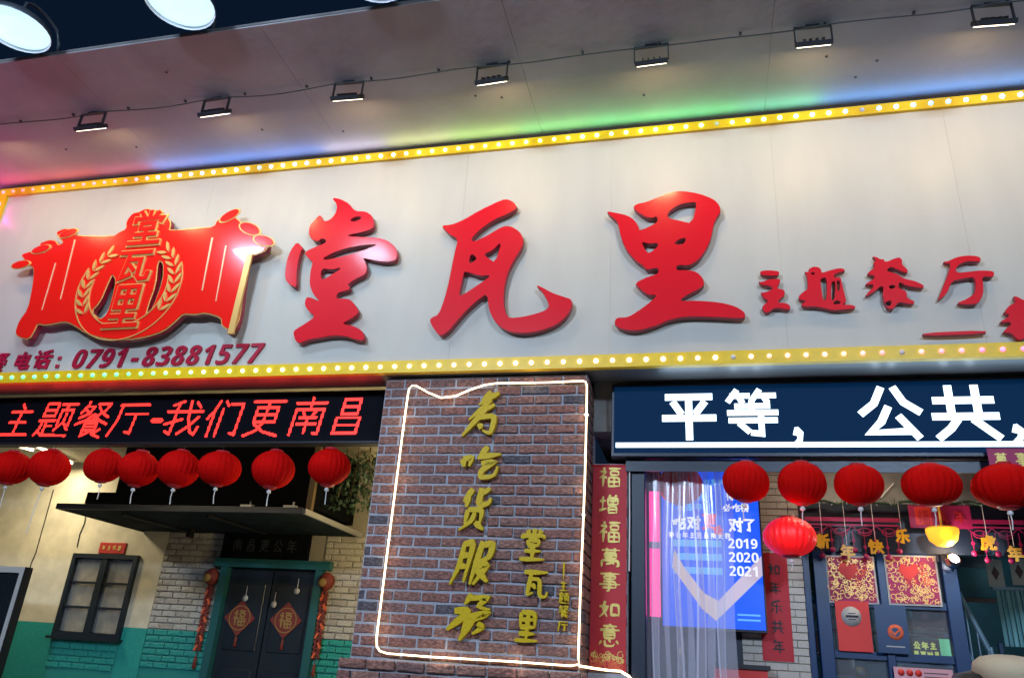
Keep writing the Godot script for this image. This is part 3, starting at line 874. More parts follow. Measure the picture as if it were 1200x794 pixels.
func emblem(t: Node3D) -> void:
	var d: Array = OUTLINE["emblem"]
	var e := Node3D.new()
	e.name = "emblem"
	t.add_child(e)
	e.position = Vector3(d[0] + .047, d[1] - SIGN_LOW - .03, .05)
	for q in [[-.9, .2], [.9, .2], [-.5, -.1], [.5, -.1], [0, .45], [0, -.45]]:
		part("stud", box(.03, .03, .09), M.grey_metal, e, Vector3(q[0], q[1], -.012))
	part("rim", outline_mesh("emblem", .03, .0765, .007), M.acrylic_side, e)
	part("rim_line", outline_mesh("emblem", .0766, .0785, .008), M.copper_gold, e)
	part("plate", outline_mesh("emblem", .0786, .086, -.002), M.acrylic_bright, e)
	var c := Vector2(-4.83, 4.485) - Vector2(d[0], d[1])
	# ring round the name
	for q in [[.505, .008, -205.0, 25.0], [.375, .009, 170.0, 370.0]]:
		var ring := st_new()
		var pts := PackedVector2Array(); var wid := PackedFloat32Array()
		for i in 41:
			var a: float = deg_to_rad(lerpf(q[2], q[3], i / 40.0))
			pts.append(c + Vector2(cos(a) * 1.03, sin(a)) * q[0]); wid.append(q[1])
		add_stroke(ring, pts, wid, .086, .094)
		part("ring", done(ring), M.copper_gold, e)
	# ears of grain up both sides
	var leaf := prism(PackedVector2Array([Vector2(-.052, 0), Vector2(-.018, .014), Vector2(.028, .013), Vector2(.060, 0), Vector2(.028, -.013), Vector2(-.018, -.014)]), 0, .012)
	for side in [-1, 1]:
		for i in 8:
			var a := deg_to_rad(-28.0 + i * 11.5)
			for o in [-1, 1]:
				var r: float = .435 + o * .034
				var p := c + Vector2(side * cos(a) * 1.03, sin(a)) * r
				var turn: float = a + PI / 2 - o * .55
				part("grain_leaf", leaf, M.copper_gold, e, Vector3(p.x, p.y, .0862), Vector3(0, 0, turn if side > 0 else PI - turn))
	# folds of the flags
	for f in [[-4.11, 4.918, -4.085, 4.406, .017], [-3.956, 4.829, -3.929, 4.298, .013], [-5.556, 5.006, -5.505, 4.399, .011], [-5.687, 4.772, -5.667, 4.302, .008]]:
		var st := st_new()
		var o := Vector2(d[0], d[1])
		add_stroke(st, PackedVector2Array([Vector2(f[0], f[1]) - o, Vector2(f[2], f[3]) - o]), PackedFloat32Array([f[4], f[4] * .45]), .0862, .093)
		part("fold_line", done(st), M.pale_gold, e)
	# poles
	for f in [[-3.70, 4.72, -3.715, 3.99, .052]]:
		var st := st_new()
		var o := Vector2(d[0], d[1])
		add_stroke(st, PackedVector2Array([Vector2(f[0], f[1]) - o, Vector2(f[2], f[3]) - o]), PackedFloat32Array([f[4], f[4]]), .0864, .106)
		part("flag_pole", done(st), M.copper_gold, e)
	# tassel tips above
	for f in [[-3.99, 5.13, .11, .05, .5], [-3.76, 4.98, .13, .055, -.45], [-3.60, 4.85, .12, .05, -.35], [-5.65, 5.08, .11, .045, .25], [-5.90, 4.93, .11, .045, .2], [-6.07, 4.78, .11, .045, .1]]:
		var poly := PackedVector2Array()
		for i in 14:
			poly.append(Vector2(cos(TAU * i / 14) * f[2], sin(TAU * i / 14) * f[3]).rotated(f[4]))
		var pg := part("tassel", prism(poly, .0861, .092), M.copper_gold, e, Vector3(f[0] - d[0], f[1] - d[1], 0))
		var inner := PackedVector2Array()
		for p in poly:
			inner.append(p * .84)
		part("tassel_face", prism(inner, .0922, .098), M.acrylic_bright, pg)
	# name in the middle, red on gold
	for r in [["堂", -4.797, 5.062, .36, .36], ["瓦", -4.83, 4.69, .36, .33], ["里", -4.80, 4.29, .36, .42]]:
		var g := part("character", glyph(r[0], r[3], r[4], .066, .010), M.copper_gold, e, Vector3(r[1] - d[0], r[2] - d[1], .0863))
		part("character_face", glyph(r[0], r[3], r[4], .040, .004), M.acrylic_bright, g, Vector3(0, 0, .0165))

# ---------------------------------------------------------------- lamps on the soffit and on the slab's edge
func floodlights() -> void:
	var tilt := deg_to_rad(48.0)
	for i in FLOOD_X.size():
		var t := thing("floodlight", "small black floodlight on the soffit, %s from the sign's yellow corner" % ORDINAL[i], "floodlight", Vector3(FLOOD_X[i], SOFFIT - .002, .86), "floodlights along the soffit")
		t.rotation.y = rng.randf_range(-.07, .07)
		part("base_plate", box(.09, .006, .04), M.black_metal, t, Vector3(0, -.004, .0))
		part("bracket", boxes([[Vector3(-.118, -.072, 0), Vector3(.007, .134, .024)], [Vector3(.118, -.072, 0), Vector3(.007, .134, .024)], [Vector3(0, -.0115, 0), Vector3(.243, .007, .024)]]), M.black_metal, t)
		var head := part("housing", slab_mesh(.225, .145, .035, .006), M.black_metal, t, Vector3(0, -.13, 0), Vector3(-PI + tilt, 0, 0))
		head.rotation = Vector3.ZERO
		var n := Vector3(0, -sin(tilt), -cos(tilt))
		head.basis = Basis(Vector3.RIGHT, n.cross(Vector3.RIGHT), n)
		part("lens", slab_mesh(.20, .12, .004, .001), M.lens_glow, head, Vector3(0, 0, .0355))
		part("cooling_fin", boxes([[Vector3(-.06, 0, -.008), Vector3(.004, .11, .016)], [Vector3(-.02, 0, -.008), Vector3(.004, .11, .016)], [Vector3(.02, 0, -.008), Vector3(.004, .11, .016)], [Vector3(.06, 0, -.008), Vector3(.004, .11, .016)]]), M.black_metal, head)
		area("flood_beam", Vector3(0, -.13, 0) + n * .046, n, Vector2(.20, .12), Color(1, .85, .60), .60, t)
	var cable := thing("power_cable", "thin black cable looped along the soffit between the floodlights", "cable", Vector3(-1.5, SOFFIT - .012, .86))
	var pts := []
	for i in FLOOD_X.size() - 1:
		var a: float = FLOOD_X[i]; var b: float = FLOOD_X[i + 1]
		for k in 8:
			var s := k / 8.0
			pts.append(Vector3(lerpf(a, b, s) + 1.5, -.004 - .012 * sin(PI * s) * (1.0 + (i % 3) * .5), .012 + .01 * sin(s * TAU + i)))
	part("cable_run", tube(pts, .005, 5), M.cable, cable)
	for i in 16:
		part("cable_clip", box(.016, .012, .02), M.black_metal, cable, Vector3(-4.2 + i * .55, .004, .013))
	var bolt_mesh := lathe([[.011, 0], [.009, -.005], [0, -.007]], 8)
	var spots := [[-5.6, .45], [-4.9, .38], [-3.6, .43], [-2.9, .30], [-1.65, .55], [-1.45, .50], [-.35, .35], [.95, .55], [1.3, .45], [1.18, .30], [-4.0, 1.2]]
	for i in spots.size():
		var o := thing("anchor_bolt", "small dark anchor bolt head in the grey soffit", "bolt", Vector3(spots[i][0], SOFFIT - .003, spots[i][1]), "anchor bolts in the soffit")
		part("bolt_head", bolt_mesh, M.dark_metal, o)

func barn_lamp(x: float, lit: bool, label: String) -> void:
	var t := thing("barn_lamp", label, "lamp", Vector3(x, 5.735, 1.83), "dish lamps on the slab's edge")
	part("shade", lathe([[.240, -.022], [.244, -.017], [.228, .03], [.17, .075], [.10, .115], [.05, .13], [.045, .17], [0, .175]], 28), M.barn_shade, t)
	part("reflector", lathe([[.238, -.020], [.222, .028], [.162, .069], [.09, .105], [0, .11]], 28), M.barn_inside, t)
	part("diffuser", lathe([[0, -.026], [.10, -.022], [.17, -.010], [.228, .004]], 28), M.barn_glow if lit else M.barn_inside, t)
	part("arm", tube([Vector3(0, .17, 0), Vector3(0, .25, -.01), Vector3(0, .29, -.07), Vector3(0, .30, -.18), Vector3(0, .27, -.30), Vector3(0, .18, -.36), Vector3(0, .06, -.37)], .014, 8), M.barn_shade, t)
	part("wall_plate", lathe([[.05, 0], [.05, .012], [0, .014]], 14), M.barn_shade, t, Vector3(0, .059, -.37))
	if lit:
		area("dish_light", Vector3(0, -.032, 0), Vector3.DOWN, Vector2(.34, .34), Color(.74, .88, 1.0), 3.0, t)

func barn_lamps() -> void:
	barn_lamp(-4.82, true, "round lit dish lamp farther from the unlit one on the slab's edge")
	barn_lamp(-3.43, true, "round lit dish lamp next to the unlit one on the slab's edge")
	barn_lamp(-1.98, false, "dark unlit dish lamp peeking in at the picture's upper edge")

# ---------------------------------------------------------------- LED text screens
func screens() -> void:
	var a := thing("red_text_screen", "long black LED text screen with glowing red characters over the courtyard", "LED screen", Vector3(-5.8, 3.18, -.3))
	part("screen_case", slab_mesh(6.72, .445, .10, .004), M.black_metal, a, Vector3(0, .2225, -.11))
	part("screen_face", box(6.66, .40, .004), M.screen_dark, a, Vector3(0, .2225, -.007))
	var rows := [["主", -5.966, 3.402, .36, .335], ["题", -5.564, 3.404, .37, .35], ["餐", -5.179, 3.401, .345, .35], ["厅", -4.802, 3.397, .36, .34], ["-", -4.524, 3.385, .10, .06], ["我", -4.273, 3.399, .37, .35], ["们", -3.881, 3.396, .34, .35], ["更", -3.497, 3.397, .34, .345], ["南", -3.109, 3.402, .34, .345], ["昌", -2.752, 3.403, .31, .325]]
	for r in rows:
		part("character", dot_glyph(r[0], r[3], r[4], .024 if r[0] != "-" else .036, .0088, .9, .16), M.led_red, a, Vector3(r[1] + 5.8, r[2] - 3.18, -.0045))
	area("screen_light", Vector3(1.3, .2225, .02), Vector3.BACK, Vector2(4.0, .36), lin(1.0, .04, .03), .6, a)

	var b := thing("white_text_screen", "navy LED text screen with big glowing white characters over the entrance", "LED screen", Vector3(1.7, 3.075, -.3))
	part("screen_case", slab_mesh(4.70, .55, .10, .004), M.navy_frame, b, Vector3(0, .275, -.11))
	part("screen_face", box(4.66, .50, .004), M.screen_navy, b, Vector3(0, .277, -.007))
	rows = [["平", -.091, 3.376, .40, .37], ["等", .345, 3.390, .395, .375], ["，", .644, 3.215, .075, .13], ["公", 1.247, 3.379, .43, .39], ["共", 1.704, 3.377, .43, .40], ["，", 2.0, 3.225, .085, .125]]
	for r in rows:
		var w: float = .050 if r[3] > .2 else .036
		if r[0] in ["等", "题"]:
			w = .040
		part("character", glyph(r[0], r[3] * .94, r[4] * .94, w, .003), M.led_white, b, Vector3(r[1] - 1.7, r[2] - 3.075, -.0045))
	part("underline", box(4.55, .036, .003), M.led_white, b, Vector3(-.04, 3.157 - 3.075, -.0035))
	area("screen_light", Vector3(-.3, .28, .02), Vector3.BACK, Vector2(3.4, .44), lin(.55, .80, 1.0), .9, b)

# ---------------------------------------------------------------- the old-street courtyard behind the red screen
func courtyard() -> void:
	var z := -2.95
	# plastered part of the back wall with the window opening, teal below
	var w := Node3D.new()
	w.name = "courtyard_back_wall"
	w.set_meta("kind", "structure")
	add_child(w)
	var wx0 := -7.36; var wx1 := -6.46; var wy0 := 1.665; var wy1 := 2.585; var line := 1.80
	var wall := func(x0: float, x1: float, y0: float, y1: float, m: Material, zz: float) -> void:
		part("wall_field", box(x1 - x0, y1 - y0, .2), m, w, Vector3((x0 + x1) / 2, (y0 + y1) / 2, zz - .1))
	wall.call(-10.5, wx0, line, 3.69, M.plaster, z)
	wall.call(wx0, wx1, wy1, 3.69, M.plaster, z)
	wall.call(wx1, -6.15, line, 3.69, M.plaster, z)
	wall.call(-10.5, wx0, 0, line, M.teal_plaster, z + .001)
	wall.call(wx0, wx1, 0, wy0, M.teal_joint, z)
	wall.call(wx1, -6.15, 0, line, M.teal_plaster, z + .001)
	# brick part with the doorway
	var dx0 := -5.28; var dx1 := -4.12
	wall.call(-6.15, dx0, line, 3.69, M.white_joint, z - .018)
	wall.call(dx1, -2.42, line, 3.69, M.white_joint, z - .018)
	wall.call(dx0, dx1, 2.50, 3.69, M.white_joint, z - .018)
	wall.call(-6.15, dx0, 0, line, M.teal_joint, z - .018)
	wall.call(dx1, -2.42, 0, line, M.teal_joint, z - .018)
	var white := ["white_brick", "white_brick_worn"]
	lay_bricks(w, -6.15, dx0, line, 2.87, z - .019, .020, .03, white, [.7, .3], .175, .067, .010)
	lay_bricks(w, dx1, -3.45, line, 2.87, z - .019, .020, .09, white, [.7, .3], .175, .067, .010)
	lay_bricks(w, -6.15, dx0, 1.40, line, z - .019, .020, .0, ["teal_brick"], [1.0], .175, .067, .010)
	lay_bricks(w, dx1, -3.45, 1.40, line, z - .019, .020, .06, ["teal_brick"], [1.0], .175, .067, .010)
	lay_bricks(w, wx0, wx1, 1.33, wy0, z + .001, .014, .0, ["teal_brick"], [1.0], .175, .067, .010)

	# window: two leaves of three panes
	var win := thing("courtyard_window", "dark framed casement window with six panes above the teal dado", "window", Vector3((wx0 + wx1) / 2, wy0, z))
	var ww := wx1 - wx0; var wh := wy1 - wy0
	part("frame", boxes([[Vector3(-ww / 2 + .025, wh / 2, .0), Vector3(.05, wh, .10)], [Vector3(ww / 2 - .025, wh / 2, .0), Vector3(.05, wh, .10)], [Vector3(0, wh - .025, .0), Vector3(ww - .10, .05, .10)], [Vector3(0, .025, .0), Vector3(ww - .10, .05, .10)]]), M.navy_wood, win)
	part("mullion", box(.085, wh - .1, .08), M.navy_wood, win, Vector3(0, wh / 2, .0))
	for s in [-1, 1]:
		for i in 3:
			var ph := (wh - .1) / 3
			var pw := ww / 2 - .05 - .0425
			var cx: float = s * (.0425 + pw / 2)
			part("pane", box(pw - .01, ph - .02, .004), M.glass, win, Vector3(cx, .05 + ph * (i + .5), .0))
			if i < 2:
				part("glazing_bar", box(pw, .022, .05), M.navy_wood, win, Vector3(cx, .05 + ph * (i + 1), .0))
	part("paper_backing", box(ww - .11, wh - .11, .004), M.warm_room, win, Vector3(0, wh / 2, -.06))
	part("sill", box(ww + .06, .03, .10), M.navy_wood, win, Vector3(0, -.015, .045))

	var pl := thing("door_plaque", "small red plaque with pale writing above the casement window", "plaque", Vector3(-6.866, 2.60, z))
	part("board", slab_mesh(.36, .125, .02, .003), M.red_plaque, pl, Vector3(0, .062, 0))
	for i in 4:
		part("mark", glyph(["年", "主", "乐", "里"][i], .055, .055, .008, .002, "brush"), M.gold_print, pl, Vector3(-.11 + i * .072, .062, .0205))

	# door with teal frame
	var d := thing("courtyard_door", "navy double door in a teal frame with red diamond ornaments", "door", Vector3((dx0 + dx1) / 2, 0, z))
	part("door_frame", boxes([[Vector3(-.585, 1.25, .0), Vector3(.09, 2.5, .14)], [Vector3(.585, 1.25, .0), Vector3(.09, 2.5, .14)], [Vector3(0, 2.54, .01), Vector3(1.42, .09, .16)]]), M.teal_wood, d)
	for s in [-1, 1]:
		var leaf := part("door_leaf", box(.525, 2.48, .04), M.navy_wood, d, Vector3(s * .27, 1.245, -.03))
		for r in [[1.98, .75], [1.25, .46], [.55, .8]]:
			part("door_panel", slab_mesh(.40, r[1] - .06, .012, .006), M.navy_wood, leaf, Vector3(0, r[0] - 1.245, .02))
		var k := part("door_knob", lathe([[.012, 0], [.012, .02], [.02, .028], [.018, .042], [0, .048]], 10), M.gold_paint, leaf, Vector3(-s * .20, -.05, .03), Vector3(PI / 2, 0, 0))
	var hb := thing("door_header_board", "black header board with faded characters over the navy door", "board", Vector3(-4.83, 2.585, z + .02))
	part("board", slab_mesh(1.08, .30, .05, .006), M.black_board, hb, Vector3(0, .15, 0))
	for i in 5:
		part("character", glyph(["南", "昌", "更", "公", "年"][i], .12, .14, .012, .002), M.faded_ink, hb, Vector3(-.34 + i * .17, .15, .0505))
	var dia := PackedVector2Array([Vector2(0, -.19), Vector2(.19, 0), Vector2(0, .19), Vector2(-.19, 0)])
	var spots := [[-5.008, "red diamond fortune ornament on the door leaf nearer the window"], [-4.449, "red diamond fortune ornament on the door leaf nearer the pier"]]
	for s in spots:
		var o := thing("diamond_ornament", s[1], "ornament", Vector3(s[0], 1.965, z + .012), "diamond ornaments on the courtyard door")
		part("sheet", prism(dia, 0, .006), M.faded_red, o)
		part("character", glyph("福", .17, .17, .018, .003, "brush"), M.bronze_print, o, Vector3(0, 0, .0062))
		var st := st_new()
		var ring := PackedVector2Array(); var rw := PackedFloat32Array()
		for k in 25:
			ring.append(Vector2.from_angle(TAU * k / 24) * .125); rw.append(.008)
		add_stroke(st, ring, rw, .0061, .0085)
		part("ring", done(st), M.bronze_print, o)
		part("tassel", lathe([[.004, -.30], [.02, -.29], [.012, -.20], [.004, -.19], [.004, -.17]], 8), M.faded_red, o, Vector3(0, 0, .003))
	for s in [[-4.98, 2.17, "small pale pendant on the door leaf nearer the window"], [-4.62, 2.12, "small pale pendant low near the middle of the navy door"], [-4.37, 2.27, "small pale pendant high on the door leaf nearer the pier"]]:
		var o := thing("door_pendant", s[2], "pendant", Vector3(s[0], s[1], z + .016), "pendants on the courtyard door")
		part("disc", lathe([[0, 0], [.034, .004], [.034, .010], [0, .014]], 12), M.pale_board, o, Vector3.ZERO, Vector3(PI / 2, 0, 0))
		part("thread", box(.004, .10, .003), M.white_thread, o, Vector3(0, .08, .004))
	# strings of red firecrackers beside the door
	for s in [[-5.43, "hanging string of red firecrackers on the window side of the door"], [-4.02, "hanging string of red firecrackers on the pier side of the door"]]:
		var o := thing("firecracker_string", s[1], "ornament", Vector3(s[0], 1.46, z + .05), "firecracker strings beside the door")
		part("hook", box(.01, .06, .06), M.dark_metal, o, Vector3(0, 1.06, -.025))
		part("lantern_ball", lathe([[.03, .83], [.075, .87], [.092, .92], [.075, .97], [.03, 1.01]], 18, 9, .08), M.faded_red, o)
		part("gold_disc", lathe([[0, 0], [.045, .003], [.04, .008], [0, .01]], 12), M.bronze_print, o, Vector3(0, .90, .088), Vector3(PI / 2, 0, 0))
		part("cord", box(.006, .88, .006), M.faded_red, o, Vector3(0, .44, 0))
		for i in 14:
			for q in [-1, 1]:
				part("firecracker", box(.022, .066, .022), M.faded_red if (i + q) % 4 else M.orange_print, o, Vector3(q * .024, .80 - i * .048, .004 * q), Vector3(0, 0, q * .5))
		part("tassel", lathe([[.004, -.04], [.022, -.02], [.016, .07], [.005, .10]], 8), M.faded_red, o)

	# awning over the door and the dark boxed-in beam above it
	var aw := thing("door_awning", "flat dark metal awning projecting over the courtyard door", "awning", Vector3(-5.1, 2.87, z))
	part("sheet", box(2.76, .03, 1.38), M.awning, aw, Vector3(0, .015, .69))
	part("front_rim", box(2.78, .055, .03), M.black_metal, aw, Vector3(0, .012, 1.395))
	part("side_rim", box(.03, .05, 1.36), M.grey_metal, aw, Vector3(1.396, .012, .69))
	part("side_rim", box(.03, .05, 1.36), M.black_metal, aw, Vector3(-1.396, .012, .69))
	for x in [-.75, .25]:
		part("support_arm", tube([Vector3(x, -.02, 1.2), Vector3(x, -.0, .0)], .014, 6), M.black_metal, aw)
	part("stay_bracket", box(.05, .10, .08), M.black_metal, aw, Vector3(-.55, -.05, .30))
	var bb := thing("boxed_beam", "black boxed-in beam hanging above the courtyard awning", "beam", Vector3(-5.0, 2.99, z))
	part("casing", box(2.3, .70, 1.05), M.black_board, bb, Vector3(.02, .35, .525))
	part("end_ledge", box(.42, .12, 1.02), M.black_board, bb, Vector3(-1.30, .06, .51))
	var po := thing("wooden_post", "short yellowish wooden post beside the black boxed-in beam", "post", Vector3(-3.80, 2.90, z + 1.10))
	part("timber", box(.06, .79, .05), M.wood, po, Vector3(0, .395, 0))
	for s in [[-4.31, "small white clamp on the awning rim nearer the window"], [-3.85, "small white clamp at the awning corner nearer the pier"]]:
		var o := thing("rim_clamp", s[1], "clamp", Vector3(s[0], 2.90, z + 1.36), "white clamps on the awning")
		part("clamp_body", slab_mesh(.13, .03, .05, .008), M.white_metal, o, Vector3(0, .015, 0))
		part("clamp_screw", lathe([[.008, 0], [.008, .03], [.012, .032], [0, .036]], 8), M.grey_metal, o, Vector3(.03, .03, .025))

	# hanging plant by the pier
	var ivy := thing("hanging_plant", "dark green leafy plant spilling from the ceiling beside the pier", "plant", Vector3(-3.47, 2.95, z + .72))
	var st := st_new()
	var r := RandomNumberGenerator.new()
	r.seed = 9
	smooth(st, false)
	for i in 620:
		var u := r.randf()
		var p := Vector3(r.randfn(0, .23), .08 + .58 * u, r.randfn(0, .10))
		p.x += .10 * sin(u * 9.0)
		var a := Basis.from_euler(Vector3(r.randf_range(-1.2, .6), r.randf() * TAU, r.randf_range(-.6, .6)))
		var l := r.randf_range(.03, .06)
		var q := [Vector3(0, 0, 0), Vector3(l * .38, -l * .5, .006), Vector3(0, -l * 1.2, 0), Vector3(-l * .38, -l * .5, .006)]
		tri(st, p + a * q[0], p + a * q[1], p + a * q[2])
		tri(st, p + a * q[0], p + a * q[2], p + a * q[3])
	part("foliage", done(st), M.leaf_dark, ivy)
	for i in 4:
		part("stem", tube([Vector3(-.2 + i * .13, .735, 0), Vector3(-.18 + i * .13, .5, .03), Vector3(-.22 + i * .14, .2, .02)], .006, 5), M.wood, ivy)

	# fluorescent battens on the ceiling
	var tubes := [[Vector3(-7.79, 3.66, -1.51), Vector3(-7.63, 3.66, -2.18), "shorter fluorescent batten on the courtyard ceiling, farther from the door"], [Vector3(-7.40, 3.66, -1.86), Vector3(-7.62, 3.66, -2.78), "longer fluorescent batten on the courtyard ceiling nearer the door"]]
	for q in tubes:
		var mid: Vector3 = (q[0] + q[1]) / 2
		var len: float = (q[1] - q[0]).length()
		var yaw := atan2((q[1] - q[0]).x, (q[1] - q[0]).z)
		var o := thing("fluorescent_batten", q[2], "light", mid, "fluorescent battens in the courtyard")
		o.rotation.y = yaw
		part("batten", box(.05, .03, len), M.white_metal, o, Vector3(0, .012, 0))
		part("light_tube", tube([Vector3(0, -.02, -len / 2 + .02), Vector3(0, -.02, len / 2 - .02)], .013, 8), M.tube_glow, o)
		area("tube_light", Vector3(0, -.04, 0), Vector3.DOWN, Vector2(.05, len), Color(1, .94, .80), 2.3, o)

	var wl := thing("courtyard_wall_lamp", "warm lamp on the courtyard's inner wall, hidden behind the brick pier", "lamp", Vector3(-2.45, 2.55, -1.75))
	part("back_plate", box(.03, .18, .12), M.grey_metal, wl, Vector3(.012, 0, 0))
	part("lamp_globe", lathe([[0, -.09], [.06, -.06], [.08, 0], [.06, .06], [0, .09]], 16), M.tube_glow, wl, Vector3(-.10, 0, 0))
	part("lamp_arm", box(.06, .02, .02), M.grey_metal, wl, Vector3(-.03, 0, 0))
	omni("lamp_light", Vector3(-.10, 0, 0), Color(1, .90, .66), 1.9, .08, wl)

	var hb2 := thing("screen_back_batten", "fluorescent batten fixed behind the red text screen, facing the courtyard door", "light", Vector3(-5.2, 3.255, -.47))
	part("batten", box(1.9, .03, .05), M.white_metal, hb2, Vector3(0, .012, 0))
	part("light_tube", tube([Vector3(-.9, -.015, -.02), Vector3(.9, -.015, -.02)], .012, 8), M.tube_glow, hb2)
	part("bracket", box(.03, .04, .07), M.grey_metal, hb2, Vector3(-.6, .02, .045))
	part("bracket", box(.03, .04, .07), M.grey_metal, hb2, Vector3(.6, .02, .045))
	area("tube_light", Vector3(0, -.03, -.045), Vector3(0, -.45, -1), Vector2(1.8, .04), Color(1, .94, .80), .55, hb2)

	# aluminium framed leaf standing in front of the wall, cut by the picture's edge
	var al := thing("framed_glass_leaf", "grey aluminium framed glass leaf standing before the cream wall", "glass door", Vector3(-7.46, 0, -1.9))
	part("frame", boxes([[Vector3(.47, 1.15, 0), Vector3(.06, 2.30, .07)], [Vector3(-.47, 1.15, 0), Vector3(.06, 2.30, .07)], [Vector3(0, 2.27, 0), Vector3(.88, .06, .07)], [Vector3(0, .03, 0), Vector3(.88, .06, .07)]]), M.white_metal, al)
	part("edge_strip", box(.02, 2.30, .09), M.black_metal, al, Vector3(.512, 1.15, .0))
	part("pane", box(.86, 2.18, .006), M.dark_glass, al, Vector3(0, 1.15, 0))
	part("dark_lining", box(.86, 2.18, .004), M.black_board, al, Vector3(0, 1.15, -.02))

	for s in [[-7.37, 3.07, 2.66, "thin dark wire hanging on the cream wall above the casement window"], [-7.95, 3.35, 2.30, "long dark wire hanging on the cream wall beyond the window"]]:
		var o := thing("hanging_wire", s[3], "wire", Vector3(s[0], s[2], z + .008), "wires on the cream wall")
		part("wire", tube([Vector3(0, 0, 0), Vector3(-.01, .15, 0), Vector3(.012, .28, 0), Vector3(.0, s[1] - s[2], 0)], .006, 5), M.cable, o)

# ---------------------------------------------------------------- the shop entrance under the white screen
func scroll_rings(st: SurfaceTool, n: int, half: Vector2, r: RandomNumberGenerator, z0: float, z1: float) -> void:
	for i in n:
		var c := Vector2(r.randf_range(-half.x, half.x), r.randf_range(-half.y, half.y))
		var q := r.randf_range(.010, .026)
		var a0 := r.randf() * TAU
		var span := r.randf_range(3.2, 6.2)
		var pts := PackedVector2Array(); var wid := PackedFloat32Array()
		for k in 11:
			var t := k / 10.0
			pts.append(c + Vector2.from_angle(a0 + span * t) * q * (1.0 - .45 * t)); wid.append(.0042)
		add_stroke(st, pts, wid, z0, z1 + i * .00002)

